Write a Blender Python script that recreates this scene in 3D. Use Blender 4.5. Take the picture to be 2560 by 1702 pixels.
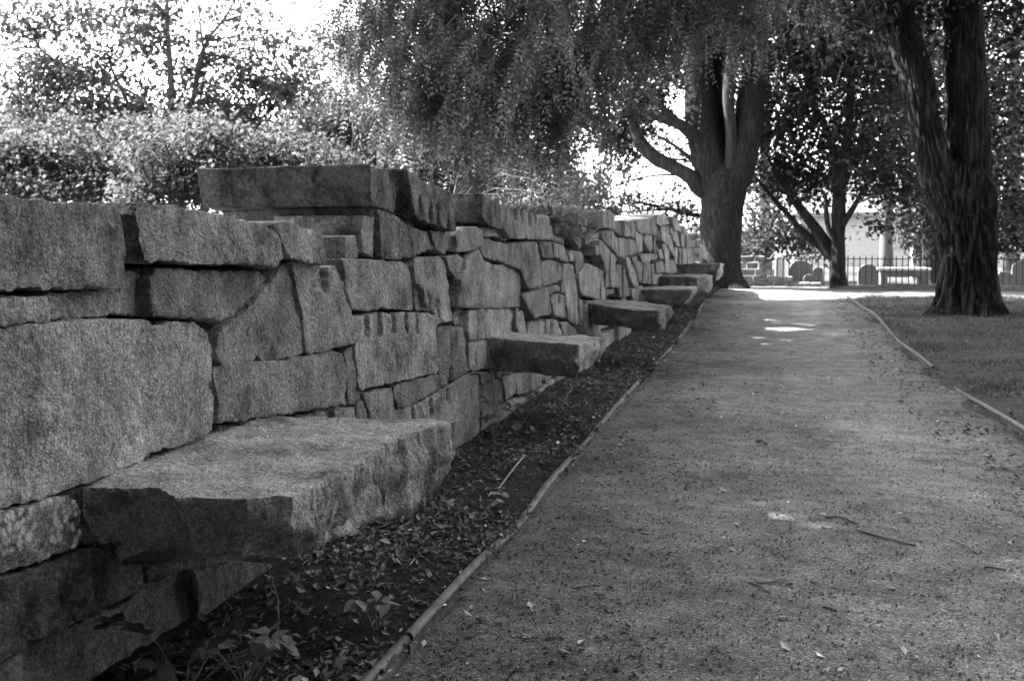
import bpy, bmesh, math, random
import numpy as np
from mathutils import Vector, noise, geometry

for o in list(bpy.data.objects):
    bpy.data.objects.remove(o)
SC = bpy.context.scene
COL = SC.collection
R = math.radians

# ---------------- camera ----------------
cam = bpy.data.cameras.new("camera")
cam.lens = 33.0
cam.sensor_width = 36.0
cam.shift_y = -0.0666
cam.clip_end = 500.0
cam.dof.use_dof = True
cam.dof.focus_distance = 2.5
cam.dof.aperture_fstop = 8.0
cam_ob = bpy.data.objects.new("camera", cam)
cam_ob.location = (0, 0, 0.95)
cam_ob.rotation_euler = (R(90 - 1.5), 0, R(14.914))
COL.objects.link(cam_ob)
SC.camera = cam_ob

# ---------------- daylight ----------------
SUN_EL, SUN_AZ = 42.0, 80.0        # elevation; degrees to the left of the path's direction
world = bpy.data.worlds.new("World")
SC.world = world
world.use_nodes = True
wn = world.node_tree
wn.nodes.clear()
sky = wn.nodes.new("ShaderNodeTexSky")
sky.sky_type = 'NISHITA'
sky.sun_disc = False
sky.sun_elevation = R(SUN_EL)
sky.sun_rotation = R(-SUN_AZ)
sky.air_density = 1.0
sky.dust_density = 2.0
bw = wn.nodes.new("ShaderNodeRGBToBW")
bg = wn.nodes.new("ShaderNodeBackground")
bg.inputs["Strength"].default_value = 0.13
wo = wn.nodes.new("ShaderNodeOutputWorld")
wn.links.new(sky.outputs[0], bw.inputs[0])
wn.links.new(bw.outputs[0], bg.inputs[0])
wn.links.new(bg.outputs[0], wo.inputs[0])
sun = bpy.data.lights.new("sun", 'SUN')
sun.energy = 3.4
sun.angle = R(0.53)
sun_ob = bpy.data.objects.new("sun", sun)
to_sun = Vector((-math.sin(R(SUN_AZ)) * math.cos(R(SUN_EL)), math.cos(R(SUN_AZ)) * math.cos(R(SUN_EL)), math.sin(R(SUN_EL))))
sun_ob.rotation_euler = to_sun.to_track_quat('Z', 'Y').to_euler()
sun_ob.location = to_sun * 60
COL.objects.link(sun_ob)
vs = SC.view_settings
vs.view_transform = 'Standard'
vs.look = 'None'
vs.exposure = 3.6
vs.gamma = 1.0
vs.use_curve_mapping = False
SC.cycles.max_bounces = 6
SC.cycles.transparent_max_bounces = 4

# ---- measured outlines, in metres ----
# stone: outline (distance along wall, height), how proud its face stands, depth, drill grooves, flags
STONES = [
([(1.291,1.043),(1.376,1.042),(1.498,1.039),(1.63,1.036),(1.679,1.035),(1.693,1.025),(1.7,0.997),(1.704,0.945),(1.703,0.906),(1.705,0.874),(1.698,0.869),(1.655,0.866),(1.591,0.872),(1.557,0.869),(1.445,0.876),(1.373,0.874),(1.287,0.871)],0.015,0.6,[],''),
([(1.711,1.045),(1.842,1.039),(1.962,1.035),(2.047,1.025),(2.147,1.018),(2.239,1.009),(2.275,0.993),(2.303,0.956),(2.311,0.923),(2.298,0.902),(2.253,0.901),(2.102,0.913),(1.992,0.909),(1.899,0.917),(1.796,0.925),(1.74,0.925),(1.728,0.971),(1.715,1.023)],0.05,0.6,[],''),
([(2.314,1.023),(2.401,1.025),(2.455,1.009),(2.581,0.994),(2.601,0.961),(2.6,0.899),(2.52,0.9),(2.435,0.912),(2.39,0.918),(2.364,0.943),(2.326,0.986),(2.294,1.01)],0.035,0.6,[],''),
([(1.321,0.859),(1.389,0.859),(1.462,0.861),(1.496,0.858),(1.508,0.815),(1.499,0.809),(1.388,0.809),(1.32,0.809)],0.0,0.34,[],''),
([(1.514,0.857),(1.617,0.86),(1.725,0.856),(1.738,0.811),(1.685,0.809),(1.523,0.814)],-0.01,0.34,[],''),
([(1.75,0.9),(1.818,0.895),(1.827,0.89),(1.827,0.796),(1.756,0.805),(1.743,0.862)],-0.015,0.34,[],''),
([(1.812,0.906),(1.951,0.897),(2.189,0.888),(2.266,0.886),(2.317,0.864),(2.258,0.829),(2.18,0.796),(2.129,0.77),(2.072,0.77),(2.032,0.777),(1.987,0.777),(1.907,0.786),(1.827,0.796),(1.795,0.794),(1.792,0.83),(1.798,0.881)],0.015,0.34,[],''),
([(2.43,0.906),(2.455,0.899),(2.479,0.849),(2.502,0.781),(2.528,0.702),(2.535,0.656),(2.512,0.639),(2.434,0.633),(2.305,0.641),(2.281,0.655),(2.242,0.645),(2.137,0.649),(2.105,0.652),(2.081,0.691),(2.085,0.729),(2.117,0.745),(2.182,0.768),(2.251,0.796),(2.354,0.854),(2.402,0.9)],0.0,0.34,[],''),
([(2.45,0.906),(2.63,0.896),(2.736,0.888),(2.781,0.849),(2.838,0.741),(2.873,0.693),(2.885,0.636),(2.801,0.636),(2.69,0.631),(2.546,0.632),(2.527,0.648),(2.513,0.713),(2.486,0.8),(2.462,0.859)],0.01,0.34,[(2.645,0.891,2.66,0.824)],''),
([(1.3,0.808),(1.367,0.808),(1.488,0.809),(1.602,0.807),(1.666,0.802),(1.72,0.799),(1.776,0.794),(1.803,0.779),(1.853,0.783),(1.923,0.775),(1.96,0.772),(1.991,0.756),(2.017,0.735),(2.03,0.697),(2.034,0.651),(2.03,0.61),(2.037,0.598),(2.038,0.532),(2.031,0.5),(1.992,0.494),(1.877,0.49),(1.816,0.497),(1.691,0.478),(1.603,0.48),(1.511,0.479),(1.361,0.485),(1.273,0.492)],0.02,0.34,[],''),
([(1.263,0.49),(1.35,0.482),(1.447,0.48),(1.516,0.473),(1.544,0.458),(1.559,0.43),(1.564,0.384),(1.553,0.366),(1.514,0.367),(1.42,0.368),(1.348,0.375),(1.261,0.382)],0.03,0.34,[],'L'),
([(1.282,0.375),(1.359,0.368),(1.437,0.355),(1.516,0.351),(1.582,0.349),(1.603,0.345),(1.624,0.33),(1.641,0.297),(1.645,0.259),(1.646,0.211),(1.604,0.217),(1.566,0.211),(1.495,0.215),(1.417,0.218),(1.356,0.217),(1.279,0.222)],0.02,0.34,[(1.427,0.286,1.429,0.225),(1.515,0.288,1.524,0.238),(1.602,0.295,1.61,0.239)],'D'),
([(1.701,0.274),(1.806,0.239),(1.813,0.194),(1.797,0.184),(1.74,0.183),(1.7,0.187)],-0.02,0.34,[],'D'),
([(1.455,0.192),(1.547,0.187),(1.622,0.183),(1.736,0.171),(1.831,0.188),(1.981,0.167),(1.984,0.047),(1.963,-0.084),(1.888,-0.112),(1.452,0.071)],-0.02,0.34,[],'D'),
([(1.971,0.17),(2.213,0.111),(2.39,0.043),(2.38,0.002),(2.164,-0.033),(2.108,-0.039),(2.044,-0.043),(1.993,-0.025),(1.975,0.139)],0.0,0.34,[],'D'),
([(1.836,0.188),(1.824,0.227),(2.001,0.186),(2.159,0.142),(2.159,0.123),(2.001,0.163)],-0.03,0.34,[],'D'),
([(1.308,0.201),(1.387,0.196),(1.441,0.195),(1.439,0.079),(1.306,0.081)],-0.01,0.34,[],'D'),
([(2.968,1.23),(3.043,1.221),(3.17,1.219),(3.209,1.205),(3.235,1.16),(3.203,1.083),(3.157,1.084),(3.053,1.093),(2.997,1.098),(2.978,1.14)],0.02,0.66,[],'S'),
([(3.073,1.088),(3.145,1.084),(3.242,1.066),(3.332,1.04),(3.439,1.022),(3.569,1.015),(3.613,0.974),(3.652,0.948),(3.439,0.923),(3.318,0.91),(3.204,0.906),(3.105,0.912),(3.087,0.989)],0.01,0.62,[],'S'),
([(3.626,1.02),(3.902,1.026),(3.951,0.988),(3.955,0.954),(3.85,0.922),(3.8,0.924),(3.7,0.948),(3.66,0.975)],0.0,0.34,[],''),
([(3.343,1.077),(3.478,1.076),(3.513,1.055),(3.513,1.032),(3.436,1.03),(3.383,1.046)],-0.01,0.34,[],''),
([(3.251,1.237),(3.349,1.219),(3.489,1.199),(3.656,1.192),(3.787,1.178),(3.812,1.106),(3.852,1.025),(3.769,1.026),(3.639,1.042),(3.517,1.047),(3.375,1.06),(3.321,1.078),(3.285,1.124),(3.27,1.18)],0.045,0.6,[(3.396,1.12,3.403,1.081),(3.518,1.105,3.522,1.055),(3.609,1.109,3.627,1.047),(3.753,1.077,3.761,1.029)],'S'),
([(3.637,1.045),(3.816,1.048),(3.808,1.034),(3.705,1.029),(3.644,1.035)],-0.04,0.34,[],''),
([(2.808,0.982),(2.887,0.986),(2.923,0.919),(2.852,0.917),(2.814,0.916)],0.01,0.5,[],''),
([(2.745,0.915),(2.9,0.912),(3.062,0.903),(3.292,0.897),(3.358,0.88),(3.387,0.821),(3.418,0.721),(3.394,0.707),(3.265,0.721),(3.083,0.734),(3.005,0.729),(2.888,0.74),(2.833,0.75),(2.793,0.8),(2.765,0.863)],0.02,0.34,[],''),
([(3.453,0.912),(3.771,0.908),(3.813,0.888),(3.872,0.776),(3.923,0.662),(3.92,0.629),(3.803,0.635),(3.681,0.67),(3.545,0.733),(3.53,0.785),(3.452,0.814),(3.427,0.879)],0.01,0.34,[(3.597,0.756,3.619,0.698),(3.721,0.713,3.729,0.659)],''),
([(3.497,0.799),(3.569,0.781),(3.584,0.721),(3.55,0.693),(3.507,0.71)],-0.01,0.34,[],''),
([(2.846,0.726),(2.933,0.722),(3.073,0.72),(3.433,0.696),(3.607,0.682),(3.693,0.664),(3.774,0.636),(3.681,0.621),(3.685,0.558),(3.694,0.483),(3.725,0.445),(3.71,0.426),(3.577,0.435),(3.431,0.441),(3.271,0.449),(3.146,0.458),(2.999,0.465),(2.94,0.465),(2.919,0.478),(2.904,0.531),(2.886,0.596),(2.868,0.676)],0.015,0.34,[(2.947,0.733,2.966,0.656),(3.079,0.733,3.094,0.645),(3.204,0.725,3.217,0.649),(3.333,0.713,3.347,0.633),(3.452,0.709,3.468,0.618)],'F'),
([(3.738,0.613),(3.872,0.605),(4.085,0.587),(4.111,0.516),(4.137,0.459),(4.155,0.397),(4.137,0.367),(3.935,0.362),(3.903,0.351),(3.809,0.359),(3.787,0.397),(3.775,0.418),(3.783,0.437),(3.746,0.482)],0.0,0.34,[(3.911,0.401,3.913,0.359)],''),
([(4.008,0.675),(4.107,0.666),(4.125,0.596),(4.008,0.608),(3.995,0.638)],-0.01,0.34,[],''),
([(4.095,0.663),(4.279,0.659),(4.521,0.641),(4.886,0.621),(4.953,0.589),(4.956,0.499),(4.886,0.487),(4.521,0.498),(4.356,0.507),(4.203,0.509),(4.106,0.521),(4.071,0.574)],0.015,0.34,[],''),
([(5.036,0.589),(5.197,0.592),(5.252,0.541),(5.309,0.468),(5.28,0.447),(5.127,0.47),(5.049,0.543)],0.0,0.34,[],''),
([(5.031,0.613),(5.114,0.609),(5.114,0.591),(5.036,0.595)],0.0,0.34,[],''),
([(4.254,0.944),(4.288,0.926),(4.327,0.896),(4.38,0.878),(4.504,0.861),(4.725,0.854),(4.917,0.825),(5.065,0.795),(5.092,0.718),(5.086,0.632),(5.044,0.626),(4.725,0.639),(4.301,0.663),(4.044,0.681),(3.916,0.689),(3.926,0.721),(3.948,0.777),(3.951,0.803),(4.019,0.843),(4.05,0.884),(4.085,0.915)],0.02,0.34,[],''),
([(3.824,0.909),(3.957,0.921),(4.024,0.915),(4.073,0.889),(4.055,0.858),(4.007,0.832),(3.949,0.818),(3.892,0.846),(3.834,0.893)],0.01,0.34,[],''),
([(2.986,0.445),(3.246,0.431),(3.253,0.38),(3.279,0.314),(3.271,0.3),(3.04,0.341),(3.035,0.369)],-0.01,0.34,[],''),
([(3.25,0.43),(3.369,0.429),(3.549,0.423),(3.745,0.411),(3.775,0.388),(3.775,0.354),(3.689,0.347),(3.522,0.343),(3.418,0.341),(3.287,0.345),(3.259,0.397)],0.0,0.34,[],''),
([(2.736,0.428),(2.894,0.416),(2.903,0.368),(2.886,0.344),(2.735,0.364)],0.0,0.34,[],''),
([(2.913,0.413),(2.954,0.431),(3.008,0.374),(3.01,0.312),(2.914,0.33)],0.0,0.34,[],''),
([(3.272,0.339),(3.428,0.331),(3.441,0.268),(3.427,0.224),(3.272,0.245)],0.0,0.34,[],''),
([(3.45,0.33),(3.793,0.339),(4.14,0.354),(4.323,0.335),(4.342,0.265),(4.358,0.12),(4.345,-0.056),(3.442,0.138)],0.0,0.34,[(3.646,0.313,3.657,0.253),(3.863,0.335,3.874,0.287)],''),
([(4.115,0.509),(4.373,0.495),(4.555,0.475),(4.594,0.439),(4.616,0.353),(4.538,0.35),(4.333,0.364),(4.14,0.378),(4.122,0.461)],0.01,0.34,[(4.237,0.426,4.247,0.375),(4.506,0.442,4.527,0.381)],''),
([(4.35,0.343),(4.59,0.336),(4.638,0.295),(4.572,0.274),(4.37,0.284)],0.0,0.34,[],''),
([(4.383,0.275),(4.752,0.26),(4.786,0.213),(4.829,0.126),(4.672,0.125),(4.403,0.152)],-0.01,0.34,[],''),
([(4.739,0.266),(5.044,0.239),(5.057,0.141),(4.821,0.133)],0.0,0.34,[],''),
([(5.036,0.24),(5.39,0.211),(5.572,0.187),(5.573,0.093),(5.378,0.097),(5.036,0.133)],0.01,0.34,[],''),
([(4.385,0.148),(4.797,0.121),(5.149,0.102),(5.431,0.08),(5.744,0.072),(5.745,-0.162),(4.385,-0.058)],0.0,0.34,[],''),
([(4.801,0.442),(5.595,0.392),(5.986,0.356),(5.986,0.178),(5.596,0.197),(4.812,0.274)],-0.04,0.34,[],''),
([(2.059,0.645),(2.087,0.647),(2.272,0.637),(2.488,0.625),(2.722,0.622),(2.782,0.605),(2.818,0.537),(2.808,0.517),(2.807,0.441),(2.676,0.455),(2.501,0.471),(2.345,0.487),(2.195,0.499),(2.065,0.515),(2.065,0.568)],0.01,0.34,[],''),
([(2.803,0.612),(2.843,0.619),(2.896,0.621),(2.919,0.552),(2.942,0.433),(2.887,0.425),(2.845,0.433),(2.832,0.563)],0.0,0.34,[],''),
([(2.112,0.496),(2.245,0.483),(2.571,0.452),(2.89,0.418),(2.889,0.284),(2.11,0.391)],-0.02,0.34,[],''),
([(4.299,1.205),(4.403,1.192),(4.611,1.172),(4.742,1.158),(4.839,1.097),(4.92,1.037),(4.92,0.999),(4.779,1.0),(4.685,1.045),(4.526,1.046),(4.416,1.057),(4.353,1.072),(4.307,1.097),(4.288,1.154)],0.035,0.62,[],'S'),
([(4.36,1.05),(4.523,1.055),(4.656,1.044),(4.79,1.043),(4.867,0.999),(4.812,0.98),(4.755,0.985),(4.737,1.007),(4.509,1.004),(4.366,1.006)],0.0,0.34,[],''),
([(4.824,1.159),(5.078,1.167),(5.275,1.157),(5.505,1.143),(5.752,1.142),(5.761,0.995),(5.506,0.995),(5.202,1.002),(5.001,1.0),(4.997,1.043),(4.92,1.108)],0.02,0.6,[(4.872,1.164,4.925,1.1),(4.977,1.16,5.002,1.115),(5.113,1.169,5.145,1.097),(5.278,1.158,5.297,1.088),(5.397,1.149,5.417,1.109)],''),
([(5.86,1.077),(5.912,1.09),(5.988,1.015),(5.988,1.005),(5.867,1.004)],0.0,0.34,[],''),
([(3.948,1.027),(4.058,1.04),(4.223,1.047),(4.282,1.034),(4.294,0.998),(4.293,0.955),(4.235,0.948),(4.104,0.934),(3.958,0.931),(3.934,0.934),(3.939,0.967),(3.921,1.001)],0.02,0.34,[],''),
([(4.314,0.994),(4.454,0.993),(4.522,0.986),(4.636,0.977),(4.74,0.972),(4.88,0.974),(5.166,0.978),(5.462,0.984),(5.502,0.964),(5.541,0.895),(5.582,0.801),(5.613,0.707),(5.428,0.708),(5.294,0.711),(5.184,0.746),(5.101,0.796),(5.084,0.826),(4.944,0.843),(4.801,0.858),(4.665,0.88),(4.522,0.89),(4.387,0.903),(4.339,0.925),(4.316,0.961)],0.02,0.34,[],''),
([(5.605,0.982),(5.976,0.989),(6.0,0.941),(6.019,0.885),(5.868,0.881),(5.678,0.883),(5.638,0.932)],0.0,0.34,[],''),
([(5.943,0.979),(6.101,0.98),(6.296,0.965),(6.375,0.924),(6.455,0.854),(6.381,0.846),(6.226,0.863),(5.988,0.886),(5.964,0.931)],0.015,0.34,[],''),
([(6.001,1.046),(6.312,1.019),(6.487,1.021),(6.546,0.972),(6.337,0.985),(6.141,0.994),(6.001,0.998)],-0.03,0.34,[],''),
([(5.688,0.859),(5.868,0.869),(6.052,0.859),(6.242,0.835),(6.267,0.784),(6.268,0.727),(6.006,0.716),(5.825,0.708),(5.731,0.705),(5.699,0.774)],0.0,0.34,[],''),
([(6.32,0.832),(6.528,0.837),(6.663,0.81),(6.721,0.748),(6.766,0.635),(6.795,0.408),(6.754,0.378),(6.616,0.4),(6.428,0.447),(6.375,0.546),(6.335,0.654),(6.3,0.745)],0.01,0.34,[],''),
([(6.54,0.928),(6.674,0.927),(6.712,0.878),(6.697,0.852),(6.568,0.854),(6.513,0.902)],0.0,0.34,[],''),
([(6.686,0.927),(6.918,0.921),(7.005,0.897),(7.05,0.84),(6.889,0.785),(6.799,0.755),(6.748,0.8),(6.704,0.856)],0.01,0.34,[],''),
([(6.558,1.102),(6.679,1.107),(6.88,1.08),(6.926,1.025),(6.973,0.952),(6.887,0.946),(6.714,0.984),(6.572,1.043)],0.01,0.34,[],''),
([(5.866,1.222),(6.195,1.228),(6.615,1.223),(7.055,1.229),(7.151,1.204),(7.267,1.148),(7.244,1.115),(6.969,1.121),(6.616,1.111),(6.296,1.134),(5.98,1.145)],0.0,0.6,[],''),
([(6.772,1.249),(6.998,1.265),(7.207,1.283),(7.528,1.286),(7.665,1.266),(7.63,1.254),(7.116,1.248)],-0.1,0.4,[],''),
([(6.978,1.094),(7.185,1.11),(7.218,1.052),(7.007,1.043)],0.0,0.34,[],''),
([(7.007,1.036),(7.219,1.034),(7.236,0.981),(7.07,0.974)],0.0,0.34,[],''),
([(5.109,0.682),(5.419,0.694),(5.722,0.699),(5.766,0.67),(5.81,0.609),(5.851,0.538),(5.811,0.527),(5.58,0.527),(5.385,0.532),(5.327,0.555),(5.216,0.616)],0.02,0.34,[],''),
([(5.819,0.698),(6.02,0.7),(6.135,0.695),(6.182,0.676),(6.16,0.662),(6.02,0.659),(5.886,0.648),(5.841,0.671)],0.01,0.34,[],''),
([(5.943,0.635),(6.114,0.64),(6.36,0.617),(6.386,0.566),(6.424,0.479),(6.413,0.459),(6.213,0.479),(6.001,0.517),(5.955,0.551),(5.932,0.602)],0.0,0.34,[(6.151,0.631,6.163,0.579)],''),
([(6.267,0.724),(6.346,0.724),(6.36,0.637),(6.267,0.641)],0.0,0.34,[],''),
([(5.321,0.519),(5.604,0.502),(5.928,0.485),(6.086,0.478),(6.159,0.44),(6.234,0.382),(6.252,0.344),(5.708,0.389),(5.311,0.431)],0.0,0.34,[(5.733,0.488,5.751,0.419),(5.916,0.484,5.932,0.413)],''),
([(6.214,0.44),(6.419,0.435),(6.549,0.409),(6.582,0.39),(6.806,0.349),(6.896,0.285),(6.315,0.339),(6.277,0.395)],0.0,0.34,[],''),
([(6.89,0.577),(7.048,0.551),(7.065,0.446),(7.019,0.351),(6.908,0.36),(6.876,0.459),(6.861,0.539)],0.0,0.34,[],''),
([(7.147,0.537),(7.576,0.51),(7.614,0.408),(7.651,0.355),(7.735,0.208),(7.15,0.262),(7.148,0.44)],-0.01,0.34,[],''),
([(6.836,0.755),(7.068,0.825),(7.191,0.826),(7.466,0.806),(7.715,0.776),(7.782,0.654),(7.834,0.513),(7.764,0.515),(7.194,0.569),(6.914,0.595),(6.852,0.659),(6.807,0.729)],0.01,0.34,[],''),
([(7.918,0.769),(8.14,0.741),(8.194,0.706),(8.28,0.615),(8.3,0.485),(8.082,0.494),(7.979,0.647)],-0.01,0.34,[],''),
([(8.804,0.781),(9.131,0.782),(9.131,0.47),(8.959,0.473),(8.907,0.576),(8.758,0.69)],-0.006,0.34,[],''),
([(9.155,0.777),(9.354,0.635),(9.524,0.513),(9.64,0.46),(9.155,0.469)],0.006,0.34,[],''),
([(9.323,0.842),(9.487,0.855),(9.825,0.716),(10.0,0.54),(9.782,0.543),(9.503,0.669)],0.0,0.34,[],''),
([(9.943,0.835),(10.207,0.815),(10.452,0.523),(10.088,0.529),(9.91,0.714)],0.0,0.34,[],''),
([(10.318,0.804),(10.664,0.789),(10.664,0.558),(10.49,0.607)],-0.017,0.34,[],''),
([(10.688,0.788),(10.951,0.777),(11.177,0.521),(10.699,0.548),(10.688,0.551)],-0.004,0.34,[],''),
([(11.056,0.767),(11.563,0.753),(11.563,0.504),(11.372,0.514)],0.012,0.34,[],''),
([(11.587,0.752),(11.825,0.745),(11.92,0.484),(11.587,0.502)],0.011,0.34,[],''),
([(11.859,0.763),(12.41,0.766),(12.41,0.614),(12.038,0.618)],0.001,0.34,[],''),
([(12.434,0.766),(12.944,0.768),(13.158,0.607),(12.434,0.614)],-0.009,0.34,[],''),
([(12.039,0.606),(12.423,0.6),(12.423,0.454),(12.044,0.469)],-0.016,0.34,[],''),
([(12.447,0.599),(12.87,0.592),(12.978,0.433),(12.447,0.453)],-0.011,0.34,[],''),
([(13.193,0.777),(13.919,0.768),(13.919,0.577),(13.416,0.59)],0.025,0.34,[],''),
([(13.943,0.768),(14.48,0.761),(14.48,0.562),(13.943,0.576)],0.001,0.34,[],''),
([(14.504,0.761),(14.568,0.76),(15.349,0.539),(14.504,0.561)],-0.008,0.34,[],''),
([(9.646,0.522),(10.307,0.502),(10.378,0.356),(9.829,0.371)],0.02,0.34,[],''),
([(8.933,0.201),(9.405,0.163),(9.405,-0.067),(8.938,-0.049)],0.009,0.34,[],''),
([(9.429,0.161),(9.792,0.132),(9.845,-0.066),(9.509,-0.071),(9.429,-0.068)],0.014,0.34,[],''),
([(10.125,0.105),(10.933,0.04),(10.936,-0.05),(10.386,-0.086),(10.13,-0.086)],-0.02,0.34,[],''),
([(7.48,0.009),(8.111,0.006),(8.113,-0.128),(7.499,-0.118)],0.0,0.34,[],''),
([(7.948,0.188),(8.657,0.177),(8.657,-0.064),(8.4,-0.055),(8.399,-0.02),(7.95,-0.003)],-0.057,0.34,[],''),
([(8.681,0.176),(9.142,0.169),(9.168,-0.082),(8.681,-0.065)],-0.036,0.34,[],''),
([(7.833,1.252),(8.023,1.264),(8.255,1.257),(8.382,1.259),(8.382,1.11),(8.224,1.117),(7.993,1.123),(7.835,1.118)],0.0,0.5,[],''),
([(8.406,1.26),(8.604,1.263),(8.679,1.227),(8.81,1.151),(8.869,1.107),(8.577,1.102),(8.406,1.109)],-0.013,0.5,[],''),
([(8.732,1.199),(9.039,1.196),(9.163,1.19),(9.163,1.073),(9.041,1.086),(8.889,1.101),(8.81,1.174)],-0.016,0.5,[],''),
([(9.187,1.189),(9.281,1.184),(9.492,1.129),(9.63,1.057),(9.293,1.059),(9.187,1.07)],0.017,0.5,[],''),
([(9.204,1.212),(9.727,1.227),(9.727,1.058),(9.667,1.057),(9.519,1.142)],0.002,0.5,[],''),
([(9.751,1.228),(9.832,1.23),(10.062,1.242),(10.115,1.127),(10.092,1.05),(9.894,1.06),(9.751,1.058)],-0.008,0.5,[],''),
([(10.188,1.246),(10.771,1.276),(10.872,1.282),(10.872,1.108),(10.454,1.107),(10.242,1.156)],0.017,0.5,[],''),
([(10.896,1.283),(11.364,1.31),(11.364,1.108),(11.009,1.108),(10.896,1.108)],0.003,0.5,[],''),
([(11.388,1.311),(11.617,1.324),(11.82,1.278),(12.175,1.193),(12.034,1.122),(11.572,1.108),(11.388,1.108)],-0.003,0.5,[],''),
([(11.71,1.33),(12.213,1.362),(12.213,1.256),(12.057,1.269)],-0.011,0.5,[],''),
([(12.237,1.363),(12.789,1.398),(12.939,1.402),(12.939,1.247),(12.5,1.233),(12.237,1.254)],0.01,0.5,[],''),
([(12.963,1.403),(13.388,1.415),(13.388,1.263),(13.291,1.259),(12.963,1.248)],-0.013,0.5,[],''),
([(13.412,1.416),(13.709,1.424),(13.981,1.363),(14.08,1.294),(13.412,1.264)],-0.027,0.5,[],''),
([(14.22,1.414),(14.685,1.42),(14.953,1.398),(14.953,1.218),(14.737,1.216),(14.425,1.292)],-0.001,0.5,[],''),
([(14.977,1.396),(15.456,1.356),(15.685,1.223),(14.977,1.218)],-0.006,0.5,[],''),
([(15.738,1.351),(16.39,1.331),(16.39,1.196),(15.865,1.226)],-0.024,0.5,[],''),
([(16.414,1.331),(16.702,1.322),(17.124,1.299),(17.124,1.161),(17.04,1.158),(16.414,1.194)],-0.007,0.5,[],''),
([(17.148,1.297),(17.55,1.275),(17.995,1.191),(17.148,1.162)],-0.009,0.5,[],''),
([(10.243,1.128),(10.88,1.103),(10.824,1.026),(10.828,0.901),(10.46,0.896),(10.299,0.989),(10.193,1.062)],0.0,0.5,[],''),
([(11.022,1.098),(11.324,1.099),(11.324,0.921),(11.147,0.956),(10.906,1.027)],0.01,0.5,[],''),
([(11.348,1.099),(11.826,1.1),(11.831,0.956),(11.765,0.897),(11.397,0.906),(11.348,0.916)],-0.007,0.5,[],''),
([(11.923,1.094),(12.252,1.066),(12.259,0.877),(12.072,0.872),(11.872,0.956)],0.0,0.5,[],''),
([(12.503,1.157),(13.042,1.175),(13.117,1.161),(13.117,0.996),(12.522,1.054)],0.016,0.5,[],''),
([(13.141,1.156),(13.455,1.096),(13.72,0.977),(13.321,0.976),(13.141,0.994)],-0.016,0.5,[],''),
([(13.577,1.14),(14.097,1.138),(14.15,1.123),(14.15,0.915),(14.049,0.93),(13.671,1.046)],-0.011,0.5,[],''),
([(14.174,1.116),(14.592,0.995),(14.628,0.98),(14.628,0.844),(14.174,0.911)],0.0,0.5,[],''),
([(14.652,0.97),(15.058,0.803),(14.756,0.825),(14.652,0.84)],0.004,0.5,[],''),
([(14.738,1.203),(15.121,1.199),(15.121,1.002),(14.639,1.09)],-0.002,0.5,[],''),
([(15.145,1.199),(15.465,1.195),(15.807,0.971),(15.294,0.97),(15.145,0.997)],-0.018,0.5,[],''),
([(15.866,1.212),(16.667,1.171),(16.667,0.944),(16.002,0.971)],0.025,0.5,[],''),
([(16.691,1.17),(17.013,1.154),(17.201,1.145),(17.201,0.945),(16.779,0.94),(16.691,0.944)],0.034,0.5,[],''),
([(17.225,1.144),(17.708,1.12),(17.708,0.952),(17.225,0.946)],-0.0,0.5,[],''),
([(17.732,1.119),(18.174,1.097),(18.327,0.96),(17.732,0.952)],-0.008,0.5,[],''),
([(7.851,1.077),(8.025,1.096),(8.291,1.093),(8.291,0.954),(8.172,0.977),(7.943,1.013)],0.018,0.5,[],''),
([(8.315,1.093),(8.426,1.092),(8.645,1.034),(8.796,0.897),(8.796,0.865),(8.625,0.888),(8.315,0.949)],0.005,0.5,[],''),
([(8.697,1.039),(9.083,1.049),(9.25,1.045),(9.25,0.86),(8.934,0.854),(8.853,0.955)],-0.008,0.5,[],''),
([(9.274,1.044),(9.459,1.04),(9.677,1.018),(9.644,0.868),(9.274,0.861)],-0.012,0.5,[],''),
([(9.728,1.037),(10.022,1.039),(10.226,0.989),(10.349,0.888),(9.851,0.868),(9.708,0.892)],0.0,0.5,[],''),
([(7.837,1.014),(7.956,1.006),(8.288,0.937),(8.331,0.928),(8.331,0.594),(8.178,0.6),(8.109,0.768),(8.036,0.822),(7.839,0.903)],-0.015,0.5,[],''),
([(8.355,0.923),(8.574,0.879),(8.789,0.834),(8.59,0.818),(8.718,0.738),(8.876,0.571),(8.355,0.593)],-0.005,0.5,[],''),
([(9.794,0.852),(10.24,0.861),(10.392,0.73),(10.392,0.601),(10.142,0.691)],-0.007,0.5,[],''),
([(10.416,0.709),(10.445,0.684),(10.793,0.548),(10.524,0.554),(10.416,0.593)],-0.02,0.5,[],''),
([(10.354,0.867),(10.717,0.874),(10.717,0.773),(10.573,0.784)],-0.013,0.5,[],''),
([(10.741,0.874),(10.898,0.877),(11.31,0.866),(11.313,0.765),(11.032,0.749),(10.741,0.771)],0.011,0.5,[],''),
([(11.398,0.873),(11.699,0.871),(11.837,0.797),(11.401,0.795)],0.0,0.5,[],''),
([(11.862,0.87),(12.187,0.86),(12.262,0.791),(11.934,0.795)],0.0,0.5,[],''),
([(12.361,0.923),(12.808,0.93),(13.041,0.798),(12.307,0.792)],0.0,0.5,[],''),
([(12.702,1.013),(13.21,0.983),(13.21,0.729),(13.158,0.787),(12.824,0.932)],0.011,0.5,[],''),
([(13.234,0.981),(13.657,0.956),(13.991,0.893),(13.991,0.574),(13.337,0.588),(13.234,0.703)],-0.011,0.5,[],''),
([(14.015,0.889),(14.584,0.782),(14.584,0.561),(14.015,0.573)],-0.03,0.5,[],''),
([(14.608,0.777),(15.073,0.652),(15.073,0.55),(14.608,0.56)],-0.039,0.5,[],''),
([(15.097,0.646),(15.488,0.541),(15.097,0.55)],-0.043,0.5,[],''),
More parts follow.
